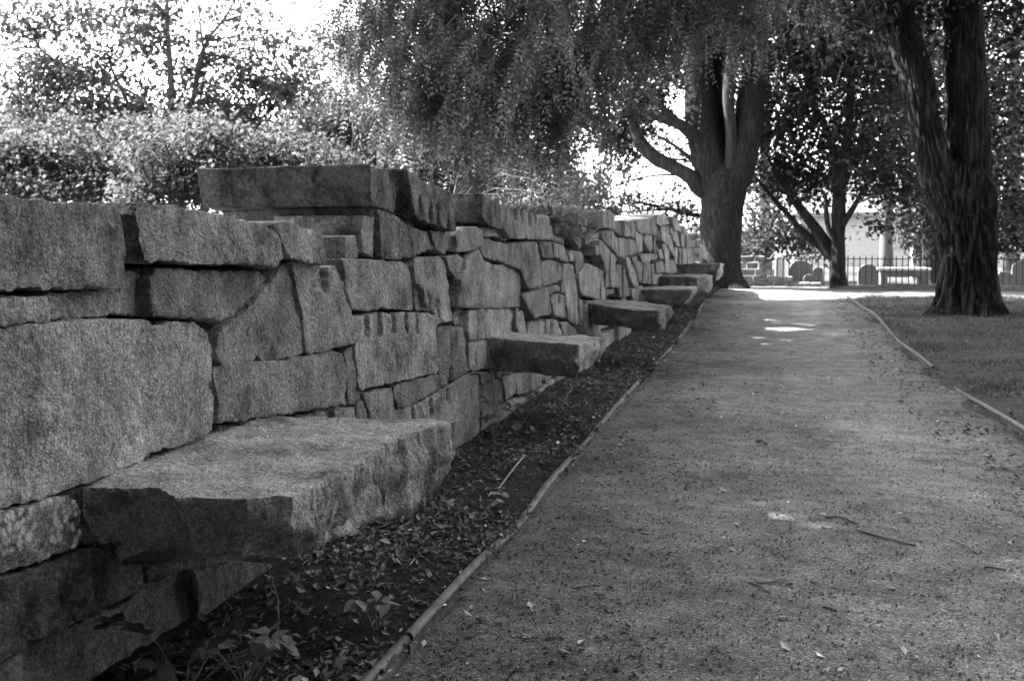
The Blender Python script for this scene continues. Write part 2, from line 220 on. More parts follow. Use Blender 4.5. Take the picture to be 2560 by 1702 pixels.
([(15.295,0.956),(15.656,0.948),(15.656,0.656),(15.424,0.66),(15.077,0.861)],-0.025,0.5,[],''),
([(15.68,0.948),(16.031,0.94),(16.031,0.649),(15.68,0.655)],-0.009,0.5,[],''),
([(16.055,0.94),(16.503,0.93),(16.503,0.64),(16.055,0.649)],0.031,0.5,[],''),
([(16.527,0.929),(16.726,0.925),(17.017,0.631),(16.527,0.64)],0.01,0.5,[],''),
([(16.916,0.924),(17.314,0.927),(17.314,0.626),(17.214,0.627)],-0.007,0.5,[],''),
([(17.338,0.927),(17.971,0.931),(17.971,0.622),(17.338,0.626)],-0.014,0.5,[],''),
([(17.995,0.932),(18.329,0.934),(18.769,0.796),(18.769,0.617),(17.995,0.622)],0.016,0.5,[],''),
([(18.793,0.788),(19.352,0.613),(18.793,0.617)],-0.003,0.5,[],''),
([(1.263,0.029),(1.392,0.027),(1.474,0.052),(1.49,-0.009),(1.485,-0.075),(1.385,-0.079),(1.28,-0.088),(1.259,-0.034)],-0.004,0.34,[],''),
([(1.584,0.448),(1.719,0.469),(1.876,0.468),(1.867,0.422),(1.868,0.351),(1.725,0.357),(1.573,0.375),(1.579,0.394)],-0.021,0.34,[],''),
([(1.711,0.347),(1.856,0.343),(1.986,0.325),(1.987,0.315),(1.988,0.285),(1.856,0.274),(1.717,0.276),(1.709,0.302)],-0.002,0.34,[],''),
([(1.918,0.501),(1.998,0.482),(2.075,0.48),(2.079,0.454),(2.101,0.401),(1.984,0.384),(1.896,0.406),(1.891,0.449)],-0.01,0.34,[],''),
([(2.021,0.354),(2.104,0.38),(2.2,0.365),(2.214,0.332),(2.203,0.268),(2.113,0.257),(2.034,0.257),(2.037,0.309)],-0.025,0.34,[],''),
([(2.243,0.342),(2.374,0.323),(2.515,0.323),(2.507,0.294),(2.504,0.284),(2.378,0.282),(2.226,0.268),(2.235,0.29)],-0.018,0.34,[],''),
([(2.406,0.063),(2.535,0.071),(2.624,0.084),(2.617,0.026),(2.643,0.016),(2.526,0.017),(2.398,0.015),(2.419,0.04)],-0.005,0.34,[],''),
([(2.661,0.075),(2.742,0.056),(2.831,0.07),(2.851,0.034),(2.853,0.003),(2.735,0.006),(2.655,0.005),(2.659,0.02)],-0.017,0.34,[],''),
([(2.732,0.277),(2.853,0.29),(2.991,0.294),(2.977,0.252),(2.991,0.198),(2.875,0.224),(2.729,0.226),(2.751,0.248)],-0.014,0.34,[],''),
([(2.849,0.066),(2.968,0.061),(3.059,0.083),(3.058,0.025),(3.061,0.016),(2.971,-0.014),(2.846,-0.005),(2.863,0.033)],-0.027,0.34,[],''),
([(2.988,1.065),(3.045,1.056),(3.073,1.052),(3.072,0.989),(3.072,0.923),(3.029,0.925),(2.978,0.937),(2.976,1.007)],-0.006,0.34,[],''),
([(2.996,0.313),(3.092,0.299),(3.16,0.323),(3.165,0.267),(3.166,0.249),(3.083,0.229),(3.021,0.229),(2.998,0.259)],-0.0,0.34,[],''),
([(3.084,0.065),(3.193,0.055),(3.301,0.08),(3.303,0.046),(3.295,-0.0),(3.187,0.014),(3.074,0.006),(3.086,0.028)],-0.02,0.34,[],''),
([(3.171,0.233),(3.314,0.226),(3.433,0.218),(3.446,0.194),(3.451,0.16),(3.305,0.144),(3.166,0.142),(3.167,0.175)],-0.029,0.34,[],''),
([(3.298,0.079),(3.439,0.08),(3.569,0.075),(3.568,0.042),(3.556,0.012),(3.448,-0.011),(3.301,-0.009),(3.311,0.047)],-0.014,0.34,[],''),
([(3.435,0.781),(3.478,0.772),(3.495,0.791),(3.487,0.755),(3.51,0.717),(3.472,0.712),(3.447,0.737),(3.421,0.763)],-0.02,0.34,[],''),
([(3.567,0.068),(3.667,0.077),(3.777,0.056),(3.754,0.042),(3.765,-0.002),(3.67,-0.002),(3.584,-0.002),(3.57,0.034)],-0.0,0.34,[],''),
([(4.617,0.496),(4.686,0.495),(4.79,0.481),(4.797,0.45),(4.799,0.434),(4.692,0.41),(4.612,0.411),(4.59,0.467)],-0.023,0.34,[],''),
([(4.636,0.401),(4.723,0.383),(4.781,0.402),(4.784,0.35),(4.779,0.287),(4.717,0.278),(4.646,0.27),(4.627,0.333)],-0.008,0.34,[],''),
([(4.958,0.62),(5.011,0.594),(5.023,0.607),(5.041,0.577),(5.026,0.557),(5.002,0.555),(4.972,0.557),(4.968,0.584)],-0.015,0.34,[],''),
([(5.596,0.16),(5.715,0.158),(5.87,0.163),(5.862,0.139),(5.875,0.099),(5.745,0.107),(5.58,0.105),(5.593,0.128)],-0.029,0.34,[],''),
([(5.752,0.077),(5.843,0.063),(5.972,0.067),(5.961,-0.024),(5.967,-0.09),(5.841,-0.089),(5.732,-0.093),(5.738,-0.012)],-0.02,0.34,[],''),
([(5.844,0.639),(5.868,0.631),(5.925,0.641),(5.937,0.616),(5.919,0.575),(5.889,0.562),(5.842,0.564),(5.835,0.605)],-0.014,0.34,[],''),
([(5.904,0.145),(6.012,0.171),(6.145,0.162),(6.127,0.125),(6.135,0.092),(6.015,0.079),(5.902,0.09),(5.882,0.129)],-0.02,0.34,[],''),
([(5.996,0.068),(6.047,0.075),(6.138,0.063),(6.124,-0.019),(6.148,-0.089),(6.061,-0.083),(5.978,-0.08),(5.989,-0.025)],-0.011,0.34,[],''),
([(6.002,0.349),(6.143,0.347),(6.253,0.341),(6.247,0.253),(6.268,0.17),(6.136,0.169),(6.022,0.187),(6.0,0.272)],-0.01,0.34,[],''),
([(6.171,0.052),(6.307,0.07),(6.456,0.053),(6.472,-0.008),(6.473,-0.077),(6.309,-0.075),(6.173,-0.074),(6.156,-0.024)],-0.007,0.34,[],''),
([(6.169,0.164),(6.26,0.145),(6.355,0.15),(6.348,0.131),(6.343,0.087),(6.266,0.097),(6.173,0.078),(6.171,0.115)],-0.02,0.34,[],''),
([(6.205,1.122),(6.276,1.117),(6.367,1.12),(6.365,1.082),(6.367,1.058),(6.28,1.063),(6.202,1.041),(6.199,1.093)],-0.022,0.34,[],''),
([(6.276,0.312),(6.356,0.303),(6.452,0.315),(6.433,0.255),(6.447,0.194),(6.357,0.18),(6.295,0.181),(6.278,0.249)],-0.009,0.34,[],''),
([(6.369,0.165),(6.513,0.155),(6.684,0.149),(6.672,0.126),(6.689,0.093),(6.536,0.091),(6.36,0.105),(6.37,0.113)],-0.013,0.34,[],''),
([(6.404,1.11),(6.494,1.103),(6.558,1.119),(6.558,1.099),(6.561,1.04),(6.467,1.055),(6.387,1.048),(6.411,1.084)],-0.0,0.34,[],''),
([(6.449,0.286),(6.579,0.277),(6.713,0.279),(6.698,0.235),(6.697,0.195),(6.601,0.198),(6.461,0.177),(6.464,0.238)],-0.023,0.34,[],''),
([(6.503,0.057),(6.657,0.08),(6.788,0.061),(6.806,0.002),(6.784,-0.079),(6.657,-0.09),(6.483,-0.096),(6.484,0.001)],-0.007,0.34,[],''),
([(6.703,0.162),(6.854,0.152),(6.968,0.15),(6.97,0.126),(6.966,0.082),(6.838,0.076),(6.698,0.105),(6.695,0.128)],-0.01,0.34,[],''),
([(6.718,0.293),(6.864,0.271),(6.993,0.272),(6.992,0.226),(7.015,0.183),(6.862,0.197),(6.744,0.186),(6.725,0.226)],-0.028,0.34,[],''),
([(6.799,0.438),(6.827,0.414),(6.901,0.429),(6.898,0.383),(6.889,0.364),(6.827,0.367),(6.784,0.366),(6.781,0.401)],-0.013,0.34,[],''),
([(6.801,0.622),(6.812,0.635),(6.855,0.638),(6.861,0.54),(6.851,0.445),(6.819,0.452),(6.805,0.443),(6.801,0.551)],-0.017,0.34,[],''),
([(6.815,0.073),(6.938,0.079),(7.026,0.071),(7.029,-0.001),(7.022,-0.091),(6.942,-0.103),(6.815,-0.083),(6.813,0.005)],-0.021,0.34,[],''),
([(6.991,0.15),(7.156,0.152),(7.28,0.15),(7.275,0.124),(7.263,0.078),(7.142,0.082),(6.999,0.077),(7.003,0.117)],-0.011,0.34,[],''),
([(7.071,0.057),(7.221,0.06),(7.403,0.06),(7.41,0.043),(7.392,0.004),(7.241,-0.006),(7.052,0.005),(7.078,0.024)],-0.016,0.34,[],''),
([(7.049,0.522),(7.092,0.527),(7.122,0.518),(7.137,0.427),(7.12,0.373),(7.108,0.376),(7.074,0.352),(7.054,0.434)],-0.027,0.34,[],''),
([(7.227,1.045),(7.509,1.056),(7.75,1.068),(7.744,1.021),(7.749,1.007),(7.497,0.998),(7.229,0.991),(7.229,1.027)],-0.006,0.34,[],''),
([(7.308,0.16),(7.539,0.172),(7.774,0.156),(7.752,0.112),(7.766,0.095),(7.538,0.107),(7.294,0.081),(7.29,0.114)],-0.003,0.34,[],''),
([(7.629,0.96),(7.729,0.97),(7.819,0.958),(7.832,0.926),(7.811,0.889),(7.725,0.888),(7.641,0.89),(7.644,0.938)],-0.016,0.34,[],''),
([(7.718,0.307),(8.022,0.302),(8.308,0.312),(8.297,0.286),(8.31,0.245),(7.999,0.256),(7.713,0.257),(7.724,0.287)],-0.01,0.34,[],''),
([(7.781,0.144),(7.86,0.168),(7.944,0.145),(7.952,0.125),(7.926,0.108),(7.87,0.103),(7.779,0.105),(7.768,0.133)],-0.016,0.34,[],''),
([(8.323,0.292),(8.636,0.298),(8.973,0.321),(8.95,0.288),(8.964,0.233),(8.639,0.254),(8.309,0.24),(8.331,0.273)],-0.02,0.34,[],''),
([(8.311,0.583),(8.544,0.577),(8.737,0.574),(8.735,0.53),(8.746,0.525),(8.523,0.521),(8.337,0.512),(8.332,0.548)],-0.027,0.34,[],''),
([(8.972,0.293),(9.222,0.311),(9.463,0.32),(9.47,0.267),(9.473,0.209),(9.233,0.206),(8.973,0.206),(8.987,0.248)],-0.026,0.34,[],''),
([(9.156,0.446),(9.336,0.448),(9.536,0.47),(9.524,0.412),(9.525,0.376),(9.351,0.385),(9.176,0.386),(9.177,0.42)],-0.024,0.34,[],''),
([(9.487,0.318),(9.826,0.316),(10.119,0.31),(10.124,0.231),(10.141,0.195),(9.81,0.198),(9.479,0.183),(9.481,0.257)],-0.025,0.34,[],''),
([(9.519,0.58),(9.586,0.57),(9.644,0.567),(9.648,0.544),(9.637,0.5),(9.597,0.525),(9.532,0.513),(9.516,0.538)],-0.028,0.34,[],''),
([(9.825,0.086),(9.973,0.106),(10.115,0.107),(10.123,0.063),(10.144,0.041),(9.969,0.021),(9.833,0.044),(9.838,0.063)],-0.029,0.34,[],''),
([(10.107,1.165),(10.14,1.171),(10.201,1.163),(10.202,1.101),(10.185,1.046),(10.171,1.062),(10.111,1.045),(10.121,1.104)],-0.002,0.34,[],''),
([(10.151,0.313),(10.371,0.303),(10.606,0.299),(10.601,0.243),(10.61,0.196),(10.387,0.177),(10.142,0.195),(10.147,0.239)],-0.003,0.34,[],''),
([(10.305,0.15),(10.459,0.156),(10.651,0.155),(10.641,0.112),(10.633,0.106),(10.483,0.08),(10.29,0.104),(10.292,0.12)],-0.019,0.34,[],''),
([(10.329,0.529),(10.649,0.528),(11.006,0.505),(10.987,0.47),(10.987,0.46),(10.68,0.461),(10.334,0.459),(10.34,0.496)],-0.022,0.34,[],''),
([(10.642,0.296),(10.97,0.321),(11.293,0.301),(11.299,0.242),(11.295,0.172),(10.964,0.175),(10.637,0.179),(10.644,0.259)],-0.025,0.34,[],''),
([(10.675,0.143),(10.889,0.15),(11.125,0.169),(11.104,0.103),(11.123,0.048),(10.894,0.056),(10.655,0.063),(10.656,0.124)],-0.027,0.34,[],''),
([(11.133,0.151),(11.445,0.171),(11.711,0.166),(11.717,0.117),(11.734,0.076),(11.442,0.058),(11.147,0.072),(11.133,0.102)],-0.002,0.34,[],''),
([(11.312,0.273),(11.494,0.292),(11.677,0.274),(11.703,0.224),(11.694,0.168),(11.492,0.193),(11.337,0.181),(11.323,0.216)],-0.02,0.34,[],''),
([(11.356,0.373),(11.643,0.355),(11.927,0.36),(11.924,0.342),(11.924,0.304),(11.639,0.302),(11.361,0.297),(11.357,0.344)],-0.017,0.34,[],''),
([(11.71,0.268),(11.885,0.269),(12.089,0.289),(12.085,0.223),(12.078,0.17),(11.91,0.179),(11.713,0.18),(11.697,0.229)],-0.012,0.34,[],''),
([(11.737,0.143),(11.987,0.146),(12.212,0.168),(12.226,0.101),(12.215,0.058),(12.0,0.053),(11.743,0.075),(11.755,0.104)],-0.0,0.34,[],''),
([(11.759,0.902),(11.808,0.919),(11.864,0.903),(11.866,0.866),(11.878,0.844),(11.821,0.832),(11.781,0.83),(11.778,0.887)],-0.022,0.34,[],''),
([(11.809,0.469),(11.992,0.454),(12.213,0.453),(12.191,0.438),(12.188,0.393),(12.007,0.406),(11.813,0.405),(11.796,0.435)],-0.002,0.34,[],''),
([(11.884,0.625),(11.959,0.649),(12.013,0.636),(12.015,0.614),(12.009,0.581),(11.948,0.572),(11.902,0.557),(11.889,0.618)],-0.012,0.34,[],''),
([(11.923,0.538),(11.957,0.559),(12.007,0.557),(12.017,0.528),(12.033,0.498),(11.978,0.477),(11.934,0.476),(11.908,0.53)],-0.024,0.34,[],''),
([(11.96,0.368),(12.241,0.366),(12.487,0.373),(12.512,0.346),(12.491,0.301),(12.222,0.287),(11.947,0.313),(11.956,0.346)],-0.03,0.34,[],''),
([(12.096,0.27),(12.333,0.281),(12.565,0.28),(12.553,0.218),(12.546,0.198),(12.319,0.185),(12.086,0.197),(12.096,0.224)],-0.004,0.34,[],''),
([(12.247,0.171),(12.582,0.157),(12.9,0.148),(12.873,0.101),(12.886,0.038),(12.566,0.024),(12.25,0.047),(12.238,0.104)],-0.019,0.34,[],''),
([(12.275,0.979),(12.319,0.97),(12.339,0.953),(12.357,0.949),(12.343,0.907),(12.313,0.889),(12.297,0.906),(12.287,0.93)],-0.012,0.34,[],''),
([(12.53,0.378),(12.838,0.379),(13.12,0.355),(13.123,0.346),(13.125,0.304),(12.814,0.308),(12.513,0.314),(12.529,0.326)],-0.029,0.34,[],''),
([(12.574,0.275),(12.758,0.286),(12.914,0.282),(12.928,0.238),(12.934,0.19),(12.761,0.197),(12.591,0.197),(12.57,0.217)],-0.028,0.34,[],''),
([(12.866,1.23),(13.108,1.23),(13.325,1.249),(13.341,1.211),(13.349,1.184),(13.095,1.177),(12.896,1.161),(12.872,1.213)],-0.02,0.34,[],''),
([(12.908,0.154),(13.152,0.165),(13.391,0.144),(13.395,0.11),(13.402,0.025),(13.147,0.033),(12.913,0.043),(12.91,0.098)],-0.011,0.34,[],''),
([(12.909,0.598),(13.075,0.609),(13.25,0.621),(13.235,0.589),(13.247,0.531),(13.069,0.54),(12.905,0.543),(12.919,0.581)],-0.027,0.34,[],''),
([(12.95,0.269),(13.274,0.288),(13.587,0.271),(13.567,0.235),(13.591,0.193),(13.256,0.18),(12.958,0.195),(12.929,0.244)],-0.021,0.34,[],''),
([(13.153,0.393),(13.397,0.389),(13.634,0.385),(13.63,0.36),(13.623,0.296),(13.385,0.312),(13.167,0.294),(13.16,0.35)],-0.018,0.34,[],''),
([(13.373,1.247),(13.456,1.231),(13.586,1.237),(13.592,1.182),(13.585,1.116),(13.459,1.104),(13.375,1.115),(13.372,1.19)],-0.001,0.34,[],''),
([(13.409,0.147),(13.661,0.143),(13.881,0.143),(13.884,0.111),(13.863,0.058),(13.662,0.069),(13.414,0.047),(13.419,0.122)],-0.012,0.34,[],''),
([(13.593,0.284),(13.854,0.279),(14.077,0.268),(14.078,0.231),(14.08,0.168),(13.856,0.197),(13.615,0.175),(13.609,0.231)],-0.009,0.34,[],''),
([(13.609,1.28),(13.777,1.263),(13.935,1.268),(13.952,1.206),(13.954,1.155),(13.768,1.129),(13.588,1.152),(13.587,1.191)],-0.018,0.34,[],''),
([(13.666,0.409),(13.922,0.387),(14.191,0.382),(14.168,0.346),(14.189,0.291),(13.912,0.311),(13.646,0.291),(13.669,0.364)],-0.012,0.34,[],''),
([(13.889,0.148),(14.084,0.145),(14.242,0.155),(14.241,0.119),(14.254,0.073),(14.077,0.073),(13.913,0.059),(13.888,0.121)],-0.024,0.34,[],''),
([(13.963,1.25),(14.185,1.233),(14.433,1.245),(14.418,1.192),(14.407,1.13),(14.193,1.152),(13.961,1.14),(13.959,1.176)],-0.018,0.34,[],''),
([(14.047,0.556),(14.331,0.564),(14.6,0.535),(14.609,0.53),(14.59,0.495),(14.336,0.496),(14.059,0.467),(14.039,0.522)],-0.012,0.34,[],''),
([(14.098,0.273),(14.354,0.272),(14.603,0.267),(14.608,0.24),(14.588,0.185),(14.367,0.175),(14.106,0.191),(14.1,0.221)],-0.029,0.34,[],''),
([(14.201,0.385),(14.444,0.401),(14.648,0.411),(14.659,0.363),(14.672,0.316),(14.434,0.298),(14.195,0.308),(14.209,0.339)],-0.004,0.34,[],''),
([(14.269,0.161),(14.504,0.166),(14.705,0.152),(14.704,0.116),(14.705,0.056),(14.482,0.055),(14.277,0.05),(14.271,0.122)],-0.016,0.34,[],''),
([(14.437,1.198),(14.576,1.201),(14.682,1.196),(14.692,1.184),(14.674,1.154),(14.556,1.13),(14.453,1.142),(14.454,1.187)],-0.026,0.34,[],''),
([(14.635,0.282),(14.83,0.284),(15.011,0.274),(15.028,0.237),(15.013,0.186),(14.835,0.168),(14.636,0.169),(14.621,0.22)],-0.005,0.34,[],''),
([(14.61,0.537),(14.787,0.558),(14.916,0.537),(14.942,0.509),(14.94,0.487),(14.788,0.481),(14.638,0.473),(14.633,0.508)],-0.02,0.34,[],''),
([(14.685,0.388),(14.962,0.39),(15.245,0.406),(15.257,0.351),(15.254,0.297),(14.956,0.287),(14.684,0.303),(14.698,0.343)],-0.012,0.34,[],''),
([(14.742,0.16),(15.024,0.16),(15.297,0.159),(15.289,0.11),(15.285,0.049),(15.01,0.075),(14.726,0.057),(14.747,0.097)],-0.024,0.34,[],''),
([(15.048,0.292),(15.37,0.293),(15.668,0.268),(15.664,0.244),(15.682,0.194),(15.375,0.171),(15.034,0.175),(15.034,0.222)],-0.012,0.34,[],''),
([(15.284,0.387),(15.556,0.397),(15.821,0.396),(15.816,0.344),(15.827,0.305),(15.563,0.313),(15.282,0.318),(15.278,0.343)],-0.029,0.34,[],''),
([(15.31,0.164),(15.631,0.147),(15.973,0.166),(15.987,0.117),(15.98,0.075),(15.653,0.051),(15.322,0.063),(15.313,0.115)],-0.026,0.34,[],''),
([(15.713,0.267),(15.852,0.277),(16.01,0.276),(16.023,0.238),(16.007,0.178),(15.853,0.181),(15.705,0.194),(15.7,0.238)],-0.008,0.34,[],''),
([(15.858,0.449),(16.051,0.445),(16.259,0.466),(16.234,0.368),(16.234,0.311),(16.039,0.29),(15.867,0.292),(15.854,0.39)],-0.001,0.34,[],''),
([(16.001,0.144),(16.319,0.153),(16.667,0.156),(16.663,0.123),(16.66,0.077),(16.33,0.075),(16.004,0.065),(16.005,0.126)],-0.027,0.34,[],''),
([(16.018,0.282),(16.308,0.27),(16.599,0.264),(16.62,0.233),(16.593,0.171),(16.318,0.169),(16.017,0.173),(16.017,0.24)],-0.029,0.34,[],''),
([(16.262,0.447),(16.461,0.462),(16.658,0.448),(16.679,0.367),(16.677,0.287),(16.456,0.307),(16.284,0.29),(16.265,0.391)],-0.03,0.34,[],''),
([(16.632,0.264),(16.875,0.268),(17.116,0.266),(17.107,0.238),(17.128,0.188),(16.871,0.174),(16.633,0.192),(16.623,0.244)],-0.01,0.34,[],''),
([(16.691,0.159),(17.024,0.155),(17.314,0.171),(17.343,0.12),(17.323,0.054),(17.006,0.052),(16.696,0.069),(16.693,0.095)],-0.025,0.34,[],''),
([(16.685,0.461),(16.903,0.446),(17.098,0.473),(17.079,0.381),(17.089,0.303),(16.881,0.293),(16.699,0.299),(16.704,0.388)],-0.008,0.34,[],''),
([(17.052,0.607),(17.26,0.607),(17.477,0.599),(17.488,0.567),(17.478,0.533),(17.271,0.53),(17.049,0.534),(17.061,0.578)],-0.029,0.34,[],''),
([(17.121,0.467),(17.387,0.457),(17.648,0.465),(17.654,0.381),(17.66,0.303),(17.375,0.305),(17.11,0.297),(17.099,0.385)],-0.018,0.34,[],''),
([(17.128,0.283),(17.394,0.285),(17.643,0.265),(17.67,0.214),(17.663,0.179),(17.386,0.184),(17.157,0.175),(17.155,0.245)],-0.019,0.34,[],''),
([(17.341,0.152),(17.623,0.146),(17.91,0.162),(17.909,0.103),(17.883,0.075),(17.614,0.055),(17.364,0.051),(17.364,0.123)],-0.012,0.34,[],''),
([(17.488,0.605),(17.791,0.61),(18.109,0.623),(18.105,0.561),(18.097,0.526),(17.791,0.538),(17.494,0.547),(17.488,0.578)],-0.016,0.34,[],''),
([(17.686,0.352),(17.989,0.362),(18.273,0.358),(18.28,0.266),(18.291,0.178),(17.974,0.191),(17.681,0.182),(17.673,0.287)],-0.002,0.34,[],''),
([(17.689,0.462),(17.879,0.462),(18.086,0.473),(18.08,0.428),(18.082,0.403),(17.871,0.378),(17.688,0.4),(17.676,0.44)],-0.021,0.34,[],''),
([(17.933,0.163),(18.183,0.166),(18.461,0.152),(18.457,0.104),(18.478,0.059),(18.182,0.051),(17.921,0.057),(17.917,0.095)],-0.017,0.34,[],''),
([(18.098,0.45),(18.363,0.473),(18.613,0.465),(18.616,0.438),(18.617,0.382),(18.355,0.399),(18.1,0.382),(18.096,0.409)],-0.02,0.34,[],''),
([(18.126,0.595),(18.371,0.614),(18.577,0.619),(18.582,0.573),(18.603,0.532),(18.356,0.552),(18.148,0.529),(18.141,0.58)],-0.012,0.34,[],''),
([(18.313,0.342),(18.544,0.324),(18.77,0.34),(18.78,0.264),(18.759,0.175),(18.548,0.192),(18.311,0.169),(18.304,0.26)],-0.013,0.34,[],''),
([(18.477,0.148),(18.675,0.148),(18.816,0.167),(18.818,0.106),(18.831,0.073),(18.658,0.055),(18.489,0.061),(18.483,0.106)],-0.008,0.34,[],''),
([(18.6,0.596),(18.848,0.604),(19.055,0.617),(19.083,0.562),(19.064,0.541),(18.831,0.555),(18.626,0.539),(18.6,0.579)],-0.008,0.34,[],''),
([(18.637,0.449),(18.961,0.474),(19.314,0.444),(19.318,0.411),(19.321,0.371),(18.976,0.364),(18.637,0.349),(18.641,0.402)],-0.021,0.34,[],''),
([(18.782,0.334),(19.049,0.333),(19.307,0.344),(19.303,0.266),(19.293,0.176),(19.048,0.184),(18.777,0.171),(18.793,0.268)],-0.022,0.34,[],''),
([(18.865,0.148),(19.058,0.171),(19.276,0.166),(19.277,0.12),(19.27,0.063),(19.074,0.068),(18.864,0.067),(18.844,0.098)],-0.019,0.34,[],''),
([(-3.207,-0.044),(-2.79,-0.053),(-2.368,-0.061),(-2.368,0.181),(-2.783,0.183),(-3.196,0.19)],0.002,0.34,[],''),
([(-2.363,-0.043),(-2.069,-0.056),(-1.786,-0.041),(-1.786,0.185),(-2.073,0.177),(-2.366,0.198)],0.004,0.34,[],''),
([(-1.764,-0.052),(-1.349,-0.055),(-0.941,-0.049),(-0.941,0.176),(-1.347,0.177),(-1.767,0.195)],-0.003,0.34,[],''),
([(-0.937,-0.039),(-0.721,-0.057),(-0.507,-0.041),(-0.507,0.178),(-0.709,0.177),(-0.93,0.177)],-0.014,0.34,[],''),
([(-0.502,-0.059),(-0.174,-0.05),(0.124,-0.055),(0.124,0.179),(-0.182,0.179),(-0.488,0.18)],-0.005,0.34,[],''),
([(0.136,-0.06),(0.489,-0.041),(0.842,-0.045),(0.842,0.183),(0.506,0.193),(0.143,0.184)],-0.007,0.34,[],''),
([(0.864,-0.05),(1.054,-0.059),(1.223,-0.057),(1.223,0.19),(1.042,0.183),(0.848,0.185)],-0.018,0.34,[],''),
([(-3.196,0.218),(-2.968,0.208),(-2.758,0.211),(-2.758,0.453),(-2.975,0.469),(-3.201,0.469)],-0.014,0.34,[],''),
([(-2.743,0.214),(-2.414,0.225),(-2.1,0.209),(-2.1,0.465),(-2.423,0.457),(-2.75,0.45)],0.006,0.34,[],''),
([(-2.089,0.215),(-1.83,0.223),(-1.577,0.212),(-1.577,0.451),(-1.825,0.447),(-2.093,0.458)],0.007,0.34,[],''),
([(-1.559,0.22),(-1.184,0.222),(-0.816,0.216),(-0.816,0.469),(-1.189,0.464),(-1.571,0.447)],0.003,0.34,[],''),
([(-0.801,0.227),(-0.388,0.22),(0.024,0.207),(0.024,0.454),(-0.389,0.46),(-0.804,0.451)],-0.011,0.34,[],''),
([(0.04,0.221),(0.346,0.226),(0.648,0.209),(0.648,0.446),(0.347,0.461),(0.025,0.452)],-0.005,0.34,[],''),
([(0.657,0.214),(0.943,0.204),(1.223,0.226),(1.223,0.453),(0.941,0.449),(0.655,0.456)],0.001,0.34,[],''),
([(-3.198,0.475),(-2.876,0.492),(-2.569,0.489),(-2.569,0.789),(-2.875,0.793),(-3.205,0.781)],0.002,0.34,[],''),
([(-2.558,0.494),(-2.296,0.481),(-2.028,0.477),(-2.028,0.776),(-2.289,0.777),(-2.565,0.796)],-0.011,0.34,[],''),
([(-2.019,0.487),(-1.759,0.475),(-1.491,0.492),(-1.491,0.793),(-1.748,0.793),(-2.005,0.787)],0.005,0.34,[],''),
([(-1.48,0.477),(-1.203,0.476),(-0.918,0.49),(-0.918,0.799),(-1.183,0.798),(-1.484,0.788)],-0.018,0.34,[],''),
([(-0.904,0.485),(-0.7,0.476),(-0.498,0.48),(-0.498,0.796),(-0.688,0.786),(-0.911,0.777)],0.009,0.34,[],''),
([(-0.482,0.491),(-0.089,0.497),(0.308,0.488),(0.308,0.777),(-0.092,0.783),(-0.496,0.796)],-0.016,0.34,[],''),
([(0.313,0.477),(0.653,0.481),(0.971,0.488),(0.971,0.798),(0.646,0.783),(0.312,0.784)],-0.014,0.34,[],''),
([(0.985,0.495),(1.112,0.492),(1.223,0.497),(1.223,0.799),(1.12,0.78),(0.979,0.784)],-0.003,0.34,[],''),
([(-3.211,0.827),(-2.945,0.815),(-2.721,0.824),(-2.721,1.038),(-2.961,1.04),(-3.198,1.021)],-0.015,0.6,[],''),
([(-2.706,0.81),(-2.416,0.813),(-2.132,0.808),(-2.132,1.032),(-2.404,1.032),(-2.714,1.019)],-0.007,0.6,[],''),
([(-2.121,0.823),(-1.833,0.827),(-1.549,0.816),(-1.549,1.019),(-1.819,1.019),(-2.113,1.034)],0.005,0.6,[],''),
([(-1.537,0.82),(-1.334,0.815),(-1.131,0.827),(-1.131,1.025),(-1.33,1.032),(-1.532,1.026)],-0.01,0.6,[],''),
([(-1.126,0.814),(-0.885,0.827),(-0.674,0.815),(-0.674,1.033),(-0.883,1.036),(-1.116,1.033)],0.01,0.6,[],''),
([(-0.65,0.823),(-0.263,0.818),(0.126,0.825),(0.126,1.036),(-0.255,1.019),(-0.654,1.03)],-0.01,0.6,[],''),
([(0.139,0.823),(0.454,0.817),(0.755,0.805),(0.755,1.016),(0.441,1.032),(0.137,1.019)],-0.019,0.6,[],''),
([(0.759,0.804),(0.999,0.81),(1.223,0.805),(1.223,1.022),(1.008,1.037),(0.76,1.025)],0.004,0.6,[],'')]
